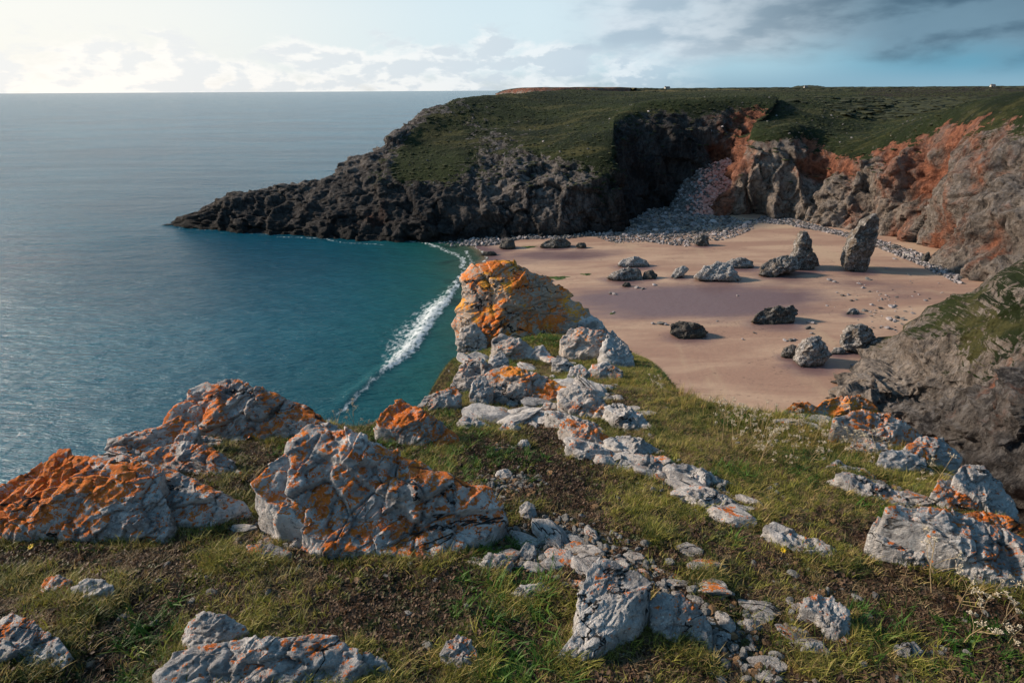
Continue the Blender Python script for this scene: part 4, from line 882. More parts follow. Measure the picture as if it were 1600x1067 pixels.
br('boulder', 'small dark rock touching the right of the brown pale shouldered rock', [(1003,434),(1008,425),(1018,421),(1028,430),(1024,436),(1008,437)], thick=.4, tone=.2, cat='boulder')
br('boulder', 'little weedy black rock in front of the left rock group', [(972,446),(976,441),(984,441),(986,446),(980,449)], tone=.0, cat='boulder')
br('boulder', 'dark brown rugged boulder in the middle of the sand', [(1174,502),(1182,490),(1196,480),(1216,476),(1230,478),(1240,474),(1246,484),(1242,498),(1224,506),(1198,507)], thick=.42, tone=.30, cat='boulder', rough=1.3)
br('boulder', 'black weed covered boulder alone on the sand nearest the promontory', [(1047,520),(1050,506),(1062,500),(1082,502),(1098,508),(1107,518),(1096,527),(1066,529)], thick=.42, tone=.0, cat='boulder', rough=1.5)
br('boulder', 'tall split grey boulder in the lower right of the sand', [(1246,562),(1250,542),(1262,528),(1280,524),(1292,536),(1300,552),(1290,566),(1266,574),(1250,570)], tilt=62, thick=.42, tone=.62, cat='boulder', rough=1.3)
br('boulder', 'small broken rock touching the left of the tall split boulder', [(1222,556),(1226,542),(1238,537),(1250,544),(1248,558),(1232,560)], thick=.4, tone=.45, cat='boulder', rough=1.4)
br('boulder', 'flat pale slab just right of the tall split boulder', [(1299,552),(1304,543),(1318,542),(1322,550),(1312,554)], thick=.3, tone=.85, cat='boulder')
br('boulder', 'upright brown boulder near the spur cliff', [(1318,538),(1320,520),(1330,506),(1346,505),(1362,514),(1370,530),(1364,548),(1346,553),(1328,548)], tilt=64, thick=.45, tone=.48, cat='boulder', rough=1.2)
br('boulder', 'lower grey rock leaning on the right of the upright brown boulder', [(1356,550),(1362,534),(1376,530),(1388,542),(1388,553),(1370,556)], thick=.4, tone=.5, cat='boulder')
br('boulder', 'small dark pointed rock at the foot of the right cliff', [(1442,409),(1446,398),(1452,393),(1456,404),(1454,411)], tilt=70, tone=.3, cat='boulder')
br('boulder', 'brown block standing out at the front of the boulder field', [(1087,380),(1090,370),(1098,366),(1107,370),(1108,382),(1098,385)], tilt=62, tone=.35, cat='boulder')
br('boulder', 'low dark rock in the shallow corner of sand under the headland', [(779,386),(784,376),(794,372),(804,376),(806,386),(794,390)], tone=.08, cat='boulder')
br('boulder', 'long dark ribbed rock on the back sand under the headland', [(844,384),(852,376),(868,371),(884,373),(893,380),(884,386),(862,388)], tone=.3, cat='boulder')
br('boulder', 'small dark rock right of the long ribbed rock', [(899,384),(904,379),(914,379),(917,385),(908,388)], tone=.2, cat='boulder')
br('boulder', 'flat black rock at the water edge below the headland', [(750,398),(756,393),(770,392),(778,396),(768,400)], tone=.0, cat='boulder')
br('boulder', 'dark wedge of rock showing behind the huge orange boulder', [(836,438),(840,431),(848,429),(857,436),(852,441)], tone=.15, cat='boulder')
br('boulder', 'small pale rock on the right side of the sand near the spur', [(1452,486),(1456,481),(1464,481),(1466,487),(1458,489)], tone=.8, cat='boulder')
br('boulder', 'low pale rock in the scatter of stones on the right sand', [(1322,490),(1328,482),(1338,481),(1344,488),(1336,492)], tone=.75, cat='boulder')

# damp scour round the feet of the beach rocks
bc = np.array([(o.location.x, o.location.y, max(o.dimensions.x, 1.0)) for o in COL.objects if o.get('category') in ('boulder', 'sea stack')])
wa = beach.data.attributes['wet'].data; wv = np.zeros(len(wa), np.float32); wa.foreach_get('value', wv)
bx, by = np.meshgrid(np.arange(-70, 260, 1.0), np.arange(-20, 300, 1.0), indexing='ij'); bx, by = bx.ravel(), by.ravel()
for q in bc: wv = np.maximum(wv, 0.85*np.exp(-(((bx-q[0])/(q[2]*.75+1.0))**2+((by-q[1]+.6)/(q[2]*.5+1.0))**2))).astype(np.float32)
wa.foreach_set('value', wv)

# ------------------------------------------------------------------ small stones, cobbles, scree
def stone_mesh(name, seed, mat, sub=2, flat=0.65):
    import bmesh
    bm = bmesh.new(); bmesh.ops.create_icosphere(bm, subdivisions=sub, radius=1.0)
    v = np.array([q.co[:] for q in bm.verts]); r = np.random.default_rng(seed)
    for _ in range(9):                                     # chop flat faces
        n = r.normal(size=3); n /= np.linalg.norm(n); d_ = 0.55+0.3*r.random()
        t = v @ n; v = v-np.outer(np.maximum(t-d_, 0), n)
    v = v*np.array([1.0+0.35*r.random(), 0.75+0.3*r.random(), flat+0.15*r.random()])
    for q, c in zip(bm.verts, v): q.co = c
    me = bpy.data.meshes.new(name); bm.to_mesh(me); bm.free(); me.materials.append(mat)
    return me
def variants(tag_, mats, n, sub=2, flat=0.65):
    c = bpy.data.collections.new(tag_)
    for i in range(n):
        o = bpy.data.objects.new(tag_, stone_mesh(tag_, i+len(tag_), mats[i % len(mats)], sub, flat)); c.objects.link(o)
    return c
def scatter(name, pts, rot, scl, idx, coll):
    """one object whose geometry nodes place a small set of shapes on its points"""
    me = bpy.data.meshes.new(name); me.vertices.add(len(pts)); me.vertices.foreach_set('co', np.asarray(pts, np.float32).ravel())
    a = me.attributes.new('rot', 'FLOAT_VECTOR', 'POINT'); a.data.foreach_set('vector', np.asarray(rot, np.float32).ravel())
    a = me.attributes.new('scl', 'FLOAT_VECTOR', 'POINT'); s = np.asarray(scl, np.float32)
    if s.ndim == 1: s = np.stack([s, s, s], 1)
    a.data.foreach_set('vector', s.ravel())
    a = me.attributes.new('pick', 'INT', 'POINT'); a.data.foreach_set('value', np.asarray(idx, np.int32))
    ng = bpy.data.node_groups.new(name+'_scatter', 'GeometryNodeTree')
    ng.interface.new_socket('Geometry', in_out='INPUT', socket_type='NodeSocketGeometry'); ng.interface.new_socket('Geometry', in_out='OUTPUT', socket_type='NodeSocketGeometry')
    N = ng.nodes; gi = N.new('NodeGroupInput'); go = N.new('NodeGroupOutput')
    ip = N.new('GeometryNodeInstanceOnPoints'); ci = N.new('GeometryNodeCollectionInfo')
    ci.inputs['Collection'].default_value = coll; ci.inputs['Separate Children'].default_value = True; ci.inputs['Reset Children'].default_value = True
    ip.inputs['Pick Instance'].default_value = True
    def na(nm, ty):
        q = N.new('GeometryNodeInputNamedAttribute'); q.data_type = ty; q.inputs['Name'].default_value = nm
        return q.outputs['Attribute']
    L = ng.links
    L.new(gi.outputs[0], ip.inputs['Points']); L.new(ci.outputs[0], ip.inputs['Instance'])
    L.new(na('pick', 'INT'), ip.inputs['Instance Index']); L.new(na('scl', 'FLOAT_VECTOR'), ip.inputs['Scale'])
    er = N.new('FunctionNodeEulerToRotation'); L.new(na('rot', 'FLOAT_VECTOR'), er.inputs[0]); L.new(er.outputs[0], ip.inputs['Rotation'])
    L.new(ip.outputs[0], go.inputs[0])
    o = link(name, me); md = o.modifiers.new('scatter', 'NODES'); md.node_group = ng
    return o

C_GRAV = variants('gravel_shape', [M_GRAV], 7)
C_COBB = variants('cobble_shape', [M_COBB, M_COBD], 6)
C_DARK = variants('dark_cobble_shape', [M_COBD, M_COBD, M_COBB], 6)
C_REDS = variants('scree_shape', [M_COBR], 5)

def rand_rot(n): return np.stack([RNG.uniform(-.6, .6, n), RNG.uniform(-.6, .6, n), RNG.uniform(0, 6.28, n)], 1)
# gravel on the clifftop
N_ = 420000; x = RNG.uniform(-3.5, 4.2, N_); y = RNG.uniform(0.5, 7.5, N_)
gwv = gravel_w(x, y); cl = fbm(np.stack([x, y, 0*x], 1)*3.0, 3, 44)
keep = RNG.random(N_) < gwv*0.60*sstep(cl, -0.30, 0.2)+0.0060+0.05*sstep(cl, 0.25, 0.5)*(y < 3.2)
keep &= inpoly(x, y, EDGE); x, y = x[keep], y[keep]
s = 0.0035+0.015*RNG.random(len(x))**3+0.014*RNG.random(len(x))*(RNG.random(len(x)) < 0.05)
o = scatter('gravel', np.stack([x, y, ground_z(x, y)+s*0.15], 1), rand_rot(len(x)), s, RNG.integers(0, 7, len(x)), C_GRAV); tag(o, 'pale limestone chips strewn over the clifftop soil', 'gravel', kind='stuff')
# single fist-sized stones one can pick out on the clifftop
stn = [stone_mesh('stone', 100+i, M_GRAV, 2, .6) for i in range(5)]
SP = [(846,664),(905,752),(1150,700),(1218,676),(930,796),(960,838),(985,872),(1008,858),(870,824),(850,872),(1062,846),(1046,888),(1080,940),(1128,936),(1165,962),(1190,968),(1150,1006),(1208,1032),(1180,1046),(752,748),(738,760),(860,742),(1106,776),(1126,790),(1064,766),(1020,770),(1240,900),(1262,860),(1300,820),(1340,790),(1290,776),(1420,840),(586,872),(552,870),(524,872),(498,862),(486,842),(470,866),(452,848),(520,828),(548,842),(640,884),(602,900),(560,912),(300,940),(240,972),(196,968),(330,930),(420,930),(245,1040),(636,960),(668,1010),(780,846),(796,826),(844,894),(868,908),(884,920),(760,850),(1338,936),(1356,960),(1230,980),(1350,1040),(1500,940),(1540,960)]
for i, q in enumerate(SP):
    h_ = ghit(*q)
    if h_ is None: continue
    o = link('stone', stn[i % 5], loc=(h_[0], h_[1], gz(h_[0], h_[1])+0.004)); k = 0.012+0.014*random.random()
    o.scale = (k, k, k); o.rotation_euler = (random.uniform(-.4, .4), random.uniform(-.4, .4), random.uniform(0, 6))
    tag(o, 'loose pale limestone stone lying on the clifftop turf', 'stone', 'loose pale stones on the clifftop')

frag = [stone_mesh('rock_fragment', 500+i, M_LICHEN, 3, .45) for i in range(9)]
for me_ in frag:
    v = np.array([q.co[:] for q in me_.vertices]); h1, _ = facet(v*2.2+7, 3); v *= (1+0.10*h1+0.08*fbm(v*4, 3, 8))[:, None]; me_.vertices.foreach_set('co', v.astype(np.float32).ravel())
LINES = [([(760,640),(850,650),(960,700),(1060,745),(1180,800)], 46, 14, 'grey bedrock fragment along the central rock strip', 'fragments along the central rock strip'),
 ([(900,590),(960,620),(990,650)], 14, 10, 'pale bedrock fragment at the neck near the orange boulder', 'fragments at the neck of the promontory'),
 ([(740,560),(800,600),(860,570),(930,590)], 18, 12, 'pinkish rock fragment at the foot of the huge orange boulder', 'fragments at the foot of the orange boulder'),
 ([(1310,745),(1400,775),(1480,830),(1560,860)], 26, 12, 'pale bedrock fragment by the big right slabs', 'fragments by the right slabs'),
 ([(1240,660),(1330,670),(1420,710),(1500,750)], 20, 9, 'orange spotted fragment below the right crest', 'fragments below the right crest'),
 ([(400,830),(470,850),(540,860),(600,870)], 34, 17, 'grey angular fragment in the rubble below the big ridged boulder', 'fragments in the rubble below the ridged boulder'),
 ([(740,860),(800,880),(830,830),(900,850),(960,870),(1040,900),(1110,960),(1200,1020)], 46, 18, 'grey angular fragment in the gravelly ground at the centre', 'fragments in the gravelly centre'),
 ([(1240,950),(1290,960),(1310,1010)], 16, 16, 'grey fragment around the pale cracked rock', 'fragments around the pale cracked rock'),
 ([(170,700),(300,690),(420,690)], 14, 8, 'lichened fragment among the left outcrops', 'fragments among the left outcrops')]
LINES += [([(770,650),(870,660),(960,705),(1060,750),(1160,800)], 26, 12, 'broad bedrock plate', 'plates along the central rock strip'),
 ([(760,600),(850,610),(930,630),(990,660)], 18, 10, 'pale bedrock plate', 'plates at the neck of the promontory'),
 ([(1000,840),(1080,900),(1180,960),(1240,1030)], 14, 26, 'grey bedrock plate', 'plates in the turf at the lower right'),
 ([(780,860),(900,860),(1000,900)], 12, 26, 'grey bedrock plate', 'plates in the gravelly centre')]
fi = 0
for pl, n_, jit, lb, gp in LINES:
    pl = np.array(pl, float)
    for _ in range(n_):
        k = random.randrange(len(pl)-1); t = random.random(); q = pl[k]*(1-t)+pl[k+1]*t+np.array([random.gauss(0, jit*1.3), random.gauss(0, jit*.7)])
        h_ = ghit(*q)
        if h_ is None: continue
        sz_ = h_[1]/FPX*(random.choice([6, 7, 8, 10, 12, 16, 22]) if 'plate' not in lb else random.uniform(18, 38))
        fi += 1; o = link('rock_fragment', frag[fi % 9], loc=(h_[0], h_[1], gz(h_[0], h_[1])+sz_*.10)); o.scale = (sz_*random.uniform(.9, 1.5), sz_*random.uniform(.7, 1.1), sz_*random.uniform(.6, 1.0))
        o.rotation_euler = (random.uniform(-.45, .3), random.uniform(-.3, .3), random.choice([-.5, -.4, 2.7])+random.gauss(0, .35))
        o['lichen'] = random.choice([0, 0, .1, .2, .4]); o['golden'] = .2; o['unit'] = .12; o['tone'] = .5
        tag(o, lb, 'rock', gp)
    if 'plate' in lb: o.scale.z *= .38; o.location.z -= .12*sz_

def px_region(poly, n):
    """random places on the beach inside an outline given by its corners on the sand"""
    W = np.array([sandhit(*q)[:2] for q in poly]); a, b = W.min(0), W.max(0); out = np.zeros((0, 2))
    while len(out) < n:
        c = RNG.uniform(a, b, (n*2, 2)); c = c[inpoly(c[:, 0], c[:, 1], [tuple(q) for q in W])]; out = np.concatenate([out, c])
    return out[:n]
# boulder field below the cove: 200 separate boulders, smaller cobbles between
F1 = [(935,372),(960,352),(985,332),(1060,322),(1120,334),(1150,342),(1186,344),(1176,358),(1140,374),(1100,378),(1070,386),(1010,378),(960,380)]
P_ = px_region(F1, 210)
bst = [stone_mesh('boulder', 200+i, (M_COBB, M_COBD, M_COBD, M_COBB)[i % 4], 2, .62) for i in range(8)]
for i, (a, b) in enumerate(P_):
    o = link('boulder', bst[i % 8], loc=(a, b, float(sandz(a, b))+0.15)); k = 0.45+0.95*random.random()**2
    if b < 158: k *= 0.6
    o.scale = (k, k, k); o.rotation_euler = (random.uniform(-.5, .5), random.uniform(-.5, .5), random.uniform(0, 6))
    tag(o, 'grey angular boulder in the boulder field below the dark cove', 'boulder', 'boulders in the field below the cove')
P_ = px_region(F1, 5200); n = len(P_); s = 0.14+0.30*RNG.random(n)**2
o = scatter('cobbles', np.column_stack([P_, sandz(P_[:, 0], P_[:, 1])+s*0.2]), rand_rot(n), s, RNG.integers(0, 6, n), C_COBB); tag(o, 'grey cobbles packed between the boulders below the cove', 'cobbles', kind='stuff')
F2 = [(1180,348),(1190,338),(1240,342),(1290,356),(1370,374),(1440,396),(1503,434),(1500,446),(1430,412),(1372,388),(1340,376),(1284,362),(1230,352)]
P_ = px_region(F2, 3600); n = len(P_); s = 0.10+0.42*RNG.random(n)**3
o = scatter('cobbles', np.column_stack([P_, sandz(P_[:, 0], P_[:, 1])+s*0.2]), rand_rot(n), s, RNG.integers(0, 6, n), C_COBB); tag(o, 'pale cobbles banked along the foot of the right cliff', 'cobbles', kind='stuff')
F3 = [(640,380),(690,366),(760,358),(940,352),(950,366),(880,374),(810,374),(770,384),(700,386)]
P_ = px_region(F3, 3800); n = len(P_); s = 0.18+0.55*RNG.random(n)**2.5
o = scatter('cobbles', np.column_stack([P_, sandz(P_[:, 0], P_[:, 1])+s*0.2]), rand_rot(n), s, RNG.integers(0, 6, n), C_DARK); tag(o, 'dark wet cobbles heaped under the headland cliff', 'cobbles', kind='stuff')
# single stones scattered on the open sand
bs = [stone_mesh('stone', 300+i, (M_COBB, M_COBD)[i % 3 == 2], 2, .5) for i in range(6)]
QS = [(1296,438,2.2),(1304,441,1.6),(1356,437,1.8),(1342,444,1.4),(1348,450,1.5),(1316,462,1.3),(1325,461,1.2),(1362,477,1.5),(1375,482,1.6),(1392,480,1.8),(1398,478,1.3),(1402,497,1.6),(1388,499,2.0),(1398,501,1.4),(1410,499,1.4),(1386,513,1.6),(1426,490,1.4),(1350,486,1.6),(1264,504,1.6),(1270,505,1.4),(1262,513,1.6),(1268,521,1.0),(1226,532,1.4),(1236,532,1.4),(1242,531,1.1),(1020,506,1.4),(1032,506,2.0),(1040,507,1.3),(960,460,1.8),(954,459,1.4),(958,488,1.1),(995,450,2.0),(1004,452,1.4),(1022,446,1.6),(1334,572,1.6),(1340,573,1.2),(1120,502,.8),(1160,530,.8),(1178,520,.8),(1446,470,1.2),(1384,462,1),(1330,470,1.1),(1292,478,.9),(1152,462,.8),(1420,430,1.2),(1385,420,1.2),(1398,405,1.5)]
for i in range(70):
    QS.append((RNG.normal(1385, 42), RNG.normal(482, 22), RNG.uniform(.35, .9)))
for i, (a, b, k) in enumerate(QS):
    h_ = sandhit(a, b); k *= 0.34
    o = link('stone', bs[i % 6], loc=(h_[0], h_[1], h_[2]+k*0.2)); o.scale = (k, k, k*.8); o.rotation_euler = (random.uniform(-.3, .3), random.uniform(-.3, .3), random.uniform(0, 6))
    tag(o, 'small pale stone lying on the open sand', 'stone', 'small stones scattered on the sand')
# seaweed patches
def blob(name, label, cat, px, py, rx, ry, mat, hgt=.25):
    c = sandhit(px, py); n = 40; rr = np.linspace(0, 1, 7); V = []; 
    for r_ in rr:
        for k in range(n):
            a = k/n*6.283; j = 1+0.35*math.sin(a*3+px)+0.2*math.sin(a*7+py)
            V.append((math.cos(a)*rx*r_*j, math.sin(a)*ry*r_*j, hgt*(1-r_**2)*(0.6+0.4*math.sin(a*5+r_*9))-0.05*(r_ > .99)))
    V = np.array(V); F = []
    for i in range(6):
        for k in range(n): F.append((i*n+k, (i+1)*n+k, (i+1)*n+(k+1) % n, i*n+(k+1) % n))
    o = link(name, mesh(name, V, np.array(F), mat), loc=tuple(c)); tag(o, label, cat, kind='stuff')
M_WEED = mat_plain('seaweed', (0.055, 0.085, 0.015), 0.5, 0.6, 3)
blob('seaweed', 'green weed patch on wet sand behind the huge orange boulder', 'seaweed', 873, 434, 3.0, 1.2, M_WEED)
blob('seaweed', 'small green weed patch on the left sand', 'seaweed', 917, 429, 1.2, .7, M_WEED)
blob('seaweed', 'thin green weed patch beside the long ribbed rock', 'seaweed', 830, 386, 2.2, .8, M_WEED)
blob('seaweed', 'tiny dark weed patch on the lower left sand', 'seaweed', 957, 490, .6, .4, M_WEED, .12)
# driftwood trunk at the right cliff foot
def tube(pts, rads, n=7, cap=True):
    pts = [np.array(p, float) for p in pts]; V = []; F = []
    for i, p in enumerate(pts):
        d_ = pts[min(i+1, len(pts)-1)]-pts[max(i-1, 0)]; d_ /= np.linalg.norm(d_)+1e-9
        a = np.cross(d_, [0.13, 0.31, 0.94] if abs(d_[2]) < .9 else [1, 0, 0]); a /= np.linalg.norm(a); b = np.cross(d_, a)
        for k in range(n):
            t = k/n*2*math.pi; V.append(p+(a*math.cos(t)+b*math.sin(t))*rads[i])
    for i in range(len(pts)-1):
        for k in range(n): F.append((i*n+k, i*n+(k+1) % n, (i+1)*n+(k+1) % n, (i+1)*n+k))
    if cap: F.append(tuple(range(n))[::-1]); F.append(tuple((len(pts)-1)*n+k for k in range(n)))
    return V, F
M_WOOD = mat_plain('bleached_wood', (0.55, 0.50, 0.43), .8, .3, 2)
c = sandhit(1419, 400); V, F = tube([(-1.1, .5, .15), (-.4, .15, .2), (.3, -.1, .22), (1.2, -.5, .3)], [.16, .2, .19, .12], 9)
o = link('driftwood', mesh('driftwood', V, F, M_WOOD), loc=tuple(c)); tag(o, 'bleached driftwood trunk lying near the foot of the right cliff', 'driftwood')

# scree fan inside the cove
CT = [at(1176, 240, 206), at(1118, 262, 207), at(1070, 276, 205)]
CB = [at(1142, 341, 186), at(1090, 337, 188), at(1040, 328, 193)]
nu, nv = 90, 90; A = []
for i in range(nu):
    t = i/(nu-1)*2; k = min(int(t), 1); t -= k; top = CT[k]*(1-t)+CT[k+1]*t; bot = CB[k]*(1-t)+CB[k+1]*t
    for j in range(nv):
        s = j/(nv-1); q = bot*(1-s)+top*s; q = q.copy(); q[2] += 3.0*math.sin(i/(nu-1)*math.pi)*(0.3+s*.7)-1.5-1.2*math.sin(s*math.pi); A.append(q)
A = np.array(A); h1, j1 = facet(A/1.6, 7); A[:, 2] += h1*0.35+0.7*fbm(A*0.12, 4, 8)
uu = np.repeat(np.arange(nu)/(nu-1), nv)
redv = np.clip(1.9-2.4*uu, 0, 1)
o = link('scree_slope', mesh('scree_slope', A, gridF(nu, nv), M_CLIFF, attrs={'grass': -1+0*uu, 'red': redv*0.8, 'pale': 0.3+0.5*redv, 'scrub': 0*uu})); tag(o, kind='structure')
n = 9000; ii = RNG.integers(0, len(A), n); ii = ii
P_ = A[ii]+RNG.uniform(-.4, .4, (n, 3))*np.array([1, 1, 0.1]); s = 0.10+0.75*RNG.random(n)**5; isr = RNG.random(n) < redv[ii]
for m_, cc, lb in ((isr, C_REDS, 'pinkish red scree stones fanning down inside the cove'), (~isr, C_DARK, 'grey scree stones in the shaded left half of the cove')):
    k = m_.sum(); o = scatter('scree', P_[m_], rand_rot(k), s[m_], RNG.integers(0, 5, k), cc); tag(o, lb, 'scree', kind='stuff')

# ------------------------------------------------------------------ turf
def blades(name, mat, n, hgt, spread, wid, lean, seed, seg=3, flat=0.0):
    r = random.Random(seed); V = []; F = []
    for _ in range(n):
        a = r.uniform(0, 6.283); rr = spread*math.sqrt(r.random()); bx, by = rr*math.cos(a), rr*math.sin(a)
        h = hgt*r.uniform(.45, 1.15); la = r.uniform(0, 6.283); ln = lean*r.uniform(.3, 1.3)*h; w_ = wid*r.uniform(.7, 1.3)
        pa_ = la+math.pi/2+r.uniform(-.5, .5); wx, wy = math.cos(pa_)*w_, math.sin(pa_)*w_; b0 = len(V)
        for k in range(seg+1):
            t = k/seg; x_ = bx+math.cos(la)*ln*t*t; y_ = by+math.sin(la)*ln*t*t; z_ = h*(t-(0.45*flat)*t*t); q = (1-t**1.6)
            if k < seg: V += [(x_-wx*q, y_-wy*q, z_), (x_+wx*q, y_+wy*q, z_)]
            else: V.append((x_, y_, z_))
        for k in range(seg-1): F.append((b0+2*k, b0+2*k+1, b0+2*k+3, b0+2*k+2))
        F.append((b0+2*seg-2, b0+2*seg-1, b0+2*seg))
    me = bpy.data.meshes.new(name); me.from_pydata(V, [], F); me.materials.append(mat)
    me.polygons.foreach_set('use_smooth', np.ones(len(F), bool)); return me
def leaves(name, mat, n, seed, L=.02, wd=.006):
    r = random.Random(seed); V = []; F = []
    for _ in range(n):
        a = r.uniform(0, 6.283); e = r.uniform(.1, 1.1); b0 = len(V); l = L*r.uniform(.5, 1.2); c_, s_ = math.cos(a), math.sin(a)
        ox, oy = r.uniform(-.012, .012), r.uniform(-.012, .012)
        def P(t, w_): 
            x_ = l*t*math.cos(e); return (ox+c_*x_-s_*w_, oy+s_*x_+c_*w_, 0.002+l*t*math.sin(e)-0.3*l*t*t*.5)
        V += [P(.15, 0), P(.6, -wd), P(1, 0), P(.6, wd)]; F.append((b0, b0+1, b0+2, b0+3))
    me = bpy.data.meshes.new(name); me.from_pydata(V, [], F); me.materials.append(mat); return me
def coll(name, meshes):
    c = bpy.data.collections.new(name)
    for i, m_ in enumerate(meshes): c.objects.link(bpy.data.objects.new('%s_%02d' % (name, i), m_))
    return c
CG = coll('turf_tuft', [blades('turf_tuft', M_GREEN, 16, .036, .018, .0012, .9, i, 3, .5) for i in range(5)])
CDr = coll('dry_tuft', [blades('dry_tuft', M_DRY, 14, .026, .018, .0009, 1.3, 20+i, 3, .9) for i in range(4)])
CL = coll('leafy_tuft', [blades('leafy_tuft', M_LUSH, 18, .050, .018, .0021, 1.1, 40+i, 4, .7) for i in range(4)]+[leaves('leafy_rosette', M_LUSH, 22, 50+i) for i in range(2)])
CH = coll('heath_sprig', [leaves('heath_sprig', M_HEATH, 30, 60+i, .016, .0035) for i in range(3)]+[blades('heath_sprig', M_HEATH, 12, .02, .016, .0011, 1.4, 66, 2, .5)])
CT_ = coll('long_tuft', [blades('long_tuft', (M_GOLD, M_GOLD, M_GREEN)[i % 3], 18, .115, .022, .0011, .55, 70+i, 4, .2) for i in range(6)])

# rock footprints are kept bare
def rock_mask(x, y):
    m_ = np.zeros(len(x), bool); P = np.stack([x, y, ground_z(x, y, False)-H], 1); C_ = P @ CMn
    u_ = 800+FPX*C_[:, 0]/-C_[:, 2]; v_ = 533.5-FPX*C_[:, 1]/-C_[:, 2]
    return u_, v_
def turf_pts(n, fn, seed, box=(-3.6, 4.6, .45, 8.6)):
    r = np.random.default_rng(seed); x = r.uniform(box[0], box[1], n); y = r.uniform(box[2], box[3], n)
    k = r.random(n) < fn(x, y); x, y = x[k], y[k]; k = inpoly(x, y, EDGE) | (polydist(x, y, EDGE) < .25); x, y = x[k], y[k]
    # keep only what can be seen from near the camera
    vis = (np.abs(x) < 1.15*y+0.9); x, y = x[vis], y[vis]
    return x, y, r
def patch(x, y, s, k): return fbm(np.stack([x, y, 0*x], 1)*s, 4, k)
def put(name, label, n, fn, seed, cl, ncl, smin, smax, cat='grass'):
    x, y, r = turf_pts(n, fn, seed); m_ = len(x)
    rot = np.stack([r.normal(0, .18, m_), r.normal(0, .18, m_), r.uniform(0, 6.283, m_)], 1)
    s = r.uniform(smin, smax, m_)*(1+0.5*patch(x, y, 2.0, seed))
    o = scatter(name, np.stack([x, y, ground_z(x, y)-0.004], 1), rot, s, r.integers(0, ncl, m_), cl); tag(o, label, cat, kind='stuff'); return o
gw_ = lambda x, y: 1-0.93*gravel_w(x, y)*sstep(patch(x, y, 3.0, 44), -0.45, 0.1)
put('grass', 'short green turf covering the clifftop', 150000, lambda x, y: gw_(x, y)*np.clip(green_w(x, y)*1.1-.05, 0, 1), 1, CG, 5, .7, 1.25)
FX = []; 
for ol in ROCKFOOT:
    a_ = np.array(ol, float); my = a_[:, 1].mean()
    for i in range(len(a_)):
        p1, p2_ = a_[i], a_[(i+1) % len(a_)]
        if max(p1[1], p2_[1]) < my: continue
        for k in range(4):
            q = p1+(p2_-p1)*k/4; h_ = ghit(q[0], q[1]+3)
            if h_ is not None: FX.append(h_[:2])
FX = np.array(FX)
FX = np.repeat(FX, 26, 0)+np.random.default_rng(5).normal(0, .035, (len(FX)*26, 2))
for nm_, cl_, n_, lo_, hi_, pk in (('rock_foot_grass', CT_, 6, .16, .46, 0), ('rock_foot_turf', CG, 5, .8, 1.6, 1), ('rock_foot_heath', CH, 4, .9, 1.9, 2)):
    r = np.random.default_rng(8+pk); sel = (np.arange(len(FX)) % 3 == pk) & (gravel_w(FX[:, 0], FX[:, 1]) < .5); x, y = FX[sel].T; m_ = len(x)
    o = scatter(nm_, np.stack([x, y, ground_z(x, y)-.004], 1), np.stack([r.normal(0, .2, m_), r.normal(0, .2, m_), r.uniform(0, 6.28, m_)], 1), r.uniform(lo_, hi_, m_), r.integers(0, n_, m_), cl_)
    tag(o, ('longer grass', 'short turf', 'low heath plants')[pk]+' grown in round the feet of the rocks', 'grass', kind='stuff')
put('dry_grass', 'withered tan grass threaded through the turf', 190000, lambda x, y: gw_(x, y)*np.clip(.45-patch(x, y, 1.8, 12)*1.0, .12, .9), 2, CDr, 4, .7, 1.3, 'dry grass')
put('leafy_grass', 'patches of lush broad bladed grass and leaves', 38000, lambda x, y: gw_(x, y)*sstep(patch(x, y, 2.3, 31), .10, .34), 3, CL, 6, .7, 1.4)
put('heath_plants', 'low brown and dark green heath plants on thin soil', 260000, lambda x, y: gw_(x, y)*np.clip(1-green_w(x, y)*1.1, 0, 1), 4, CH, 4, .7, 1.5, 'heath')
ROW = gpoly([(930,590),(1000,606),(1060,622),(1120,640),(1180,650),(1240,660),(1330,690)])
put('long_grass', 'long golden grass along the brow above the sand', 90000, lambda x, y: np.exp(-(polydist(x, y, ROW, False)/.33)**2)*np.clip(.35+patch(x, y, 2.5, 3), 0, 1)*0.75*(x > .6), 5, CT_, 6, .55, 1.15)
LW = [gpoly(p) for p in ([(480,660),(560,672),(600,680),(680,705)], [(1180,700),(1260,700),(1340,715)], [(640,650),(700,640),(760,640)], [(310,700),(380,690),(460,680)])]
put('brow_grass', 'longer mixed grass tufts beside the rocks', 70000, lambda x, y: 0.42*np.exp(-(np.minimum.reduce([polydist(x, y, q, False) for q in LW])/.16)**2), 6, CT_, 6, .30, .7)

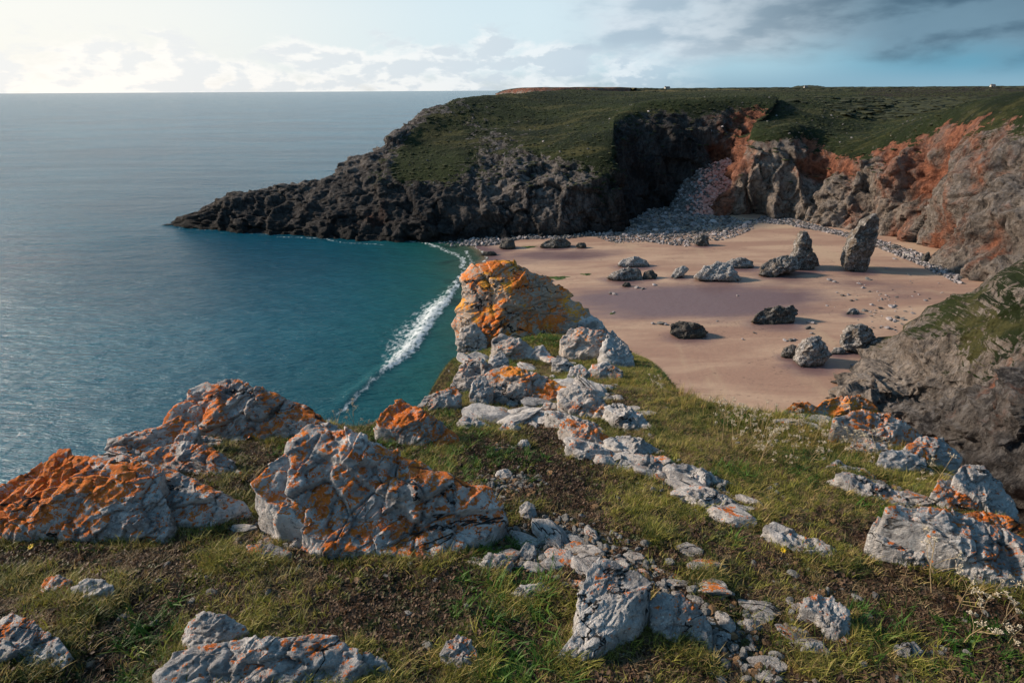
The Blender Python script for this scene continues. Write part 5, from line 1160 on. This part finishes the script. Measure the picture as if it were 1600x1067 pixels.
# ------------------------------------------------------------------ dried umbellifers
M_STEM = mat_plain('dry_stem', (0.30, 0.22, 0.12), .8, .3, 30); M_UMB = mat_plain('dry_umbel', (0.46, 0.39, 0.29), .9, .3, 60); M_YEL = mat_plain('yellow_petal', (0.85, 0.50, 0.02), .6, .1, 30)
def umbel_mesh(seed, r0=.014):
    r = random.Random(seed); V = []; F = []
    for k in range(11):
        a = r.uniform(0, 6.283); rr = r0*math.sqrt((k+.5)/11); c_ = np.array([rr*math.cos(a*1.0+k*2.4), rr*math.sin(a*0+k*2.4), .006*(1-(rr/r0)**2)+.010])
        v, f = tube([(0, 0, 0), tuple(c_)], [.0005, .0005], 3, False); b0 = len(V); V += v; F += [tuple(i+b0 for i in q) for q in f]
        b0 = len(V); s = .0028*r.uniform(.7, 1.3)
        V += [c_+np.array(q)*s for q in ((1, 0, 0), (0, 1, 0), (-1, 0, 0), (0, -1, 0), (0, 0, .8), (0, 0, -.8))]
        F += [tuple(i+b0 for i in q) for q in ((0, 1, 4), (1, 2, 4), (2, 3, 4), (3, 0, 4), (1, 0, 5), (2, 1, 5), (3, 2, 5), (0, 3, 5))]
    me = bpy.data.meshes.new('flower_head'); me.from_pydata([tuple(v) for v in V], [], F); me.materials.append(M_UMB); return me
HEADS = [umbel_mesh(i, .010+.004*(i % 3)) for i in range(5)]
def plant_proto(seed, h):
    r = random.Random(seed); V = []; F = []; tips = []
    def add(p, q, b, r1, r2):
        mid = (np.array(p)+np.array(q))/2+np.array([r.uniform(-b, b), r.uniform(-b, b), 0])
        v, f = tube([p, mid, q], [r1, (r1+r2)/2, r2], 4, False); b0 = len(V); V.extend(v); F.extend(tuple(i+b0 for i in x) for x in f)
    top = np.array([r.uniform(-.05, .05), r.uniform(-.05, .05), h]); add((0, 0, 0), top, .01, .0017, .0009); tips.append(top)
    for k in range(r.randint(2, 4)):
        t = r.uniform(.4, .85); a = r.uniform(0, 6.283); p = top*t; q = p+np.array([math.cos(a)*.045, math.sin(a)*.045, h*r.uniform(.12, .38)]); add(p, q, .006, .0011, .0007); tips.append(q)
    me = bpy.data.meshes.new('stem'); me.from_pydata([tuple(v) for v in V], [], F); me.materials.append(M_STEM)
    return me, tips
PROT = [plant_proto(i, .12+.03*(i % 5)) for i in range(8)]
UM = [(930,470+120),(1116,640),(1124,646),(1132,650),(1142,652),(1150,655),(1158,650),(1170,668),(1140,668),(1150,676),(1160,680),(1172,684),(1180,690),(1190,695),(1146,690),(1156,698),(1168,702),(1200,704),(1210,700),(1130,684),(1218,664),(1230,668),(1240,672),(1250,664),(1262,670),(1270,680),(1282,690),(1290,700),(1300,706),(1236,690),(1246,700),(1258,706),(1268,712),(1300,690),(1312,700),(1322,712),(1334,706),(1344,712),(1206,720),(1190,716),(1228,712),(1354,700),(1364,716),(1184,664),(1194,668),(1206,672),(1250,684),(1280,668),(1010,606),(1022,612),(968,600),(1490,950),(1520,970),(1540,930),(1560,960),(1450,918),(1580,985),(1505,985),(566,668),(556,676),(544,680),(1440,742),(1456,740)]
for i, q in enumerate(UM):
    h_ = ghit(q[0]+random.uniform(-6, 6), q[1]+random.uniform(-3, 3)+14)
    if h_ is None: h_ = at(q[0], q[1], 6.5)
    e = bpy.data.objects.new('dried_wildflower', None); COL.objects.link(e); e.empty_display_size = .05
    e.location = (h_[0], h_[1], gz(h_[0], h_[1])-.01); e.rotation_euler = (random.uniform(-.12, .12), random.uniform(-.12, .12), random.uniform(0, 6))
    k = random.uniform(.75, 1.25); e.scale = (k, k, k)
    me, tips = PROT[i % 8]; link('stem', me, e)
    for j, t in enumerate(tips):
        o = link('flower_head', HEADS[(i+j) % 5], e, tuple(t)); o.rotation_euler = (random.uniform(-.5, .5), random.uniform(-.5, .5), random.uniform(0, 6))
    if q[0] < 700: lb, gp = 'thin dried wildflower on the left brow against the green water', 'dried flowers on the left brow'
    elif q[0] > 1440: lb, gp = 'dried wildflower among dark plants at the lower right', 'dried flowers at the lower right'
    elif q[0] < 1100: lb, gp = 'lone thin wildflower on the brow near the huge orange boulder', 'dried flowers near the orange boulder'
    else: lb, gp = 'dried pale headed wildflower in the long grass on the brow above the sand', 'dried flowers in the long grass on the right brow'
    tag(e, lb, 'wildflower', gp)
def petal_mesh():
    V = []; F = []
    for k in range(9):
        a = k/9*6.283; b0 = len(V)
        V += [(0, 0, .001), (.005*math.cos(a-.28), .005*math.sin(a-.28), .003), (.009*math.cos(a), .009*math.sin(a), .002), (.005*math.cos(a+.28), .005*math.sin(a+.28), .003)]; F.append((b0, b0+1, b0+2, b0+3))
    me = bpy.data.meshes.new('petals'); me.from_pydata(V, [], F); me.materials.append(M_YEL); return me
PM = petal_mesh()
for q, lb in (((1219,874), 'single yellow flower in the heath below the lone thin slab'), ((919,651), 'yellow flower by the end of the fissured slab'), ((54,868), 'orange yellow flower in the turf at the far left'), ((925,668), 'yellow flower just below the fissured slab in the central strip')):
    h_ = ghit(*q); e = bpy.data.objects.new('yellow_flower', None); COL.objects.link(e); e.location = (h_[0], h_[1], gz(h_[0], h_[1])); e.scale = (1.5, 1.5, 1.5)
    tag(e, lb, 'flower'); V, F = tube([(0, 0, -.005), (.002, 0, .03)], [.0009, .0007], 4, False); link('stem', mesh('stem', V, F, M_STEM), e)
    o = link('petals', PM, e, (.002, 0, .03)); o.rotation_euler = (.5, 0, 0)

# ------------------------------------------------------------------ far plateau: scrub, cottages, posts
M_SCR = mat_plain('gorse_scrub', (0.030, 0.034, 0.016), .95, .5, .6); M_WH = mat_plain('white_render', (0.42, 0.40, 0.37), .8, .05, 1); M_RF = mat_plain('slate_roof', (0.10, 0.10, 0.11), .7, .2, 1); M_GL = mat_plain('dark_glass', (0.02, 0.025, 0.03), .2, .1, 1)
dg = bpy.context.evaluated_depsgraph_get(); 
from mathutils.bvhtree import BVHTree
bvh = BVHTree.FromObject(hl, dg)
def land(px, f):
    q = at(px, 141, f); h_ = bvh.ray_cast(Vector((q[0], q[1], 200)), Vector((0, 0, -1)))
    return h_[0] if h_[0] is not None else Vector((q[0], q[1], 41))
CS = bpy.data.collections.new('scrub_clump')
for i in range(4):
    me = stone_mesh('scrub_clump', 400+i, M_SCR, 3, .5); v = np.array([q.co[:] for q in me.vertices]); v *= (1+.30*fbm(v*2.6, 4, i))[:, None]
    me.vertices.foreach_set('co', v.astype(np.float32).ravel()); CS.objects.link(bpy.data.objects.new('scrub_clump_%d' % i, me))
M_TUS = mat_plain('tussock', (0.034, 0.040, 0.013), .95, .6, .5)
CTS = bpy.data.collections.new('tussock_clump')
for i in range(4):
    me = stone_mesh('tussock_clump', 420+i, M_TUS, 2, .5); v = np.array([q.co[:] for q in me.vertices]); v *= (1+.35*fbm(v*2.6, 4, i+9))[:, None]
    me.vertices.foreach_set('co', v.astype(np.float32).ravel()); CTS.objects.link(bpy.data.objects.new('tussock_clump_%d' % i, me))
tp = []; tpr = []
rr_ = random.Random(77)
for _ in range(15000):
    px = rr_.uniform(600, 1640); f = rr_.uniform(165, 400); q = at(px, 141, f); h_ = bvh.ray_cast(Vector((q[0], q[1], 200)), Vector((0, 0, -1)))
    if h_[0] is None or abs(h_[1].z) < .62 or h_[0].z < 13: continue
    (tpr if rr_.random() < .03 and f < 240 else tp).append(h_[0][:])
ts = RNG.uniform(.18, .75, len(tp))**1.3; o = scatter('tussocks', np.array(tp), rand_rot(len(tp))*np.array([0, 0, 1]), np.stack([ts*1.5, ts, ts*.5], 1), RNG.integers(0, 4, len(tp)), CTS); tag(o, 'dark grass tussocks and low scrub on the headland turf', 'tussocks', kind='stuff')
ts = RNG.uniform(.15, .55, len(tpr)); o = scatter('outcrop_stones', np.array(tpr), rand_rot(len(tpr)), ts, RNG.integers(0, 6, len(tpr)), C_DARK); tag(o, 'grey stones showing through the headland turf', 'stones', kind='stuff')
pts = []; ss_ = []
for _ in range(1500):
    px = random.uniform(960, 1650); f = random.choice([random.uniform(900, 1500), random.uniform(1200, 2400), random.uniform(420, 800)])
    if random.random() > (0.35+0.65*(px > 1240)) and f < 900: continue
    q = land(px, f); pts.append(q[:]); ss_.append((f/1000)*random.uniform(1.2, 3.6)*(0.7 if f < 900 else 1))
for _ in range(420):
    px = random.gauss(1440, 75); f = random.uniform(235, 330); q = land(px, f); pts.append(q[:]); ss_.append(random.uniform(.5, 1.5))
ss_ = np.array(ss_)*1.7; o = scatter('scrub', np.array(pts), rand_rot(len(pts))*np.array([0, 0, 1]), np.stack([ss_*1.8, ss_, ss_*.55], 1), RNG.integers(0, 4, len(pts)), CS); tag(o, 'dark gorse scrub and hedges dotting the far plateau', 'scrub', kind='stuff')
# round wooded hillock on the skyline
q = land(1262, 1400); V = []
nn = 34
gx2, gy2 = np.meshgrid(np.linspace(-1, 1, nn), np.linspace(-1, 1, nn), indexing='ij'); rr = np.hypot(gx2, gy2)
zz = 7.5*np.clip(1-rr**2, 0, 1)**1.2; pv = np.stack([gx2.ravel()*48, gy2.ravel()*60, zz.ravel()-2], 1); pv[:, 2] += fbm(pv*.09, 4, 5)*2.2*(rr.ravel() < .95)
o = link('hillock', mesh('hillock', pv, gridF(nn, nn), M_SCR), loc=q); tag(o, kind='structure')
def cottage(px, f, label, wd=9, dp=6, h=3.2, rot=0.2):
    q = land(px, f); e = bpy.data.objects.new('cottage', None); COL.objects.link(e); e.location = (q[0], q[1], q[2]-.3); e.rotation_euler = (0, 0, rot); tag(e, label, 'cottage')
    a, b = wd/2, dp/2
    V = [(-a, -b, 0), (a, -b, 0), (a, b, 0), (-a, b, 0), (-a, -b, h), (a, -b, h), (a, b, h), (-a, b, h), (-a, 0, h+2), (a, 0, h+2)]
    link('wall', mesh('wall', V, [(0, 1, 5, 4), (1, 2, 6, 9, 5), (2, 3, 7, 6), (3, 0, 4, 8, 7)], M_WH, False), e)
    k = .35; V = [(-a-k, -b-k, h-.15), (a+k, -b-k, h-.15), (a+k, 0, h+2.25), (-a-k, 0, h+2.25), (-a-k, b+k, h-.15), (a+k, b+k, h-.15)]
    rf = link('roof', mesh('roof', V, [(0, 1, 2, 3), (3, 2, 5, 4)], M_RF, False), e)
    c = [(x_, y_, z_) for z_ in (h+1.2, h+3) for x_, y_ in ((-a+.3, -.4), (-a+1.1, -.4), (-a+1.1, .4), (-a+.3, .4))]
    link('chimney', mesh('chimney', c, [(0, 1, 5, 4), (1, 2, 6, 5), (2, 3, 7, 6), (3, 0, 4, 7), (4, 5, 6, 7)], M_WH, False), rf)
    for x_ in (-a*.5, a*.5):
        link('window', mesh('window', [(x_-.5, -b-.03, 1), (x_+.5, -b-.03, 1), (x_+.5, -b-.03, 2.2), (x_-.5, -b-.03, 2.2)], [(0, 1, 2, 3)], M_GL, False), e)
cottage(1042, 1250, 'tiny white cottage on the far skyline right of centre', 10, 7, 3.6)
cottage(1258, 1150, 'tiny pale cottage in front of the wooded hillock', 6, 5, 2.6, .1)
cottage(1549, 1000, 'tiny pale building among scrub at the far right skyline', 6, 5, 3, -.2)
M_POST = mat_plain('weathered_post', (0.12, 0.10, 0.08), .9, .3, 3)
for px in (976, 984, 994):
    q = land(px, 300); V, F = tube([(0, 0, -.2), (0, 0, .7), (0.02, 0, 1.5)], [.10, .09, .08], 6)
    o = link('fence_post', mesh('fence_post', V, F, M_POST), loc=q); tag(o, 'small dark post on the distant headland turf', 'post', 'posts on the headland turf')

# ------------------------------------------------------------------ tell loose pieces apart by the rock they lie next to
import re
def pix(v):
    c = (np.array(v)-np.array([0, 0, H])) @ CMn
    return 800+FPX*c[0]/-c[2], 533.5-FPX*c[1]/-c[2]
REFS = {}
for o in COL.objects:
    if o.get('category') in ('rock', 'boulder', 'sea stack') and 'group' not in o.keys():
        sh_ = re.split(r' (?:at|in|beside|lying|below|on|among|against|against|left of|right of|between|overlooking|touching|joined|over|under|near|with|heading|crossing|half|furthest|standing|sloping|running|speckled|leaning on|just|behind|alone|next|by|leftmost|second|taller)\b', ' '+o['label'])[0].strip(' ,')
        REFS.setdefault(sh_, []).append((pix(o.location), o['category']))
REFS = {k: v[0] for k, v in REFS.items() if len(v) == 1 and 2 <= len(k.split()) <= 7}
seen = {}
for o in COL.objects:
    g_ = o.get('group')
    if g_ is None or o.get('category') not in ('rock', 'stone') : continue
    sand = g_ == 'small stones scattered on the sand'
    x, y = pix(o.location); best = min(((x-p[0])**2+((y-p[1])*1.6)**2, k, p) for k, (p, c) in REFS.items() if (c != 'rock') == sand)
    if best[0] > 240**2: continue
    dx, dy = x-best[2][0], y-best[2][1]
    rel = ('left of' if dx < 0 else 'right of') if abs(dx) > abs(dy)*1.3 else ('in front of' if dy > 0 else 'behind')
    dd_ = math.sqrt(best[0]); far_ = 'close ' if dd_ < 45 else ('a short way ' if dd_ < 100 else 'well ')
    big = max(o.scale)/max(0.3, (o.location.y))*FPX
    szw = 'tiny' if big < 5 else ('small' if big < 9 else 'larger')
    kind_ = 'stone' if o['category'] == 'stone' else ('bedrock plate' if g_.startswith('plates') else 'rock fragment')
    lb = '%s %s lying %s%s the %s' % (szw, kind_, far_, rel, best[1])
    if len(lb.split()) <= 16: o['label'] = lb
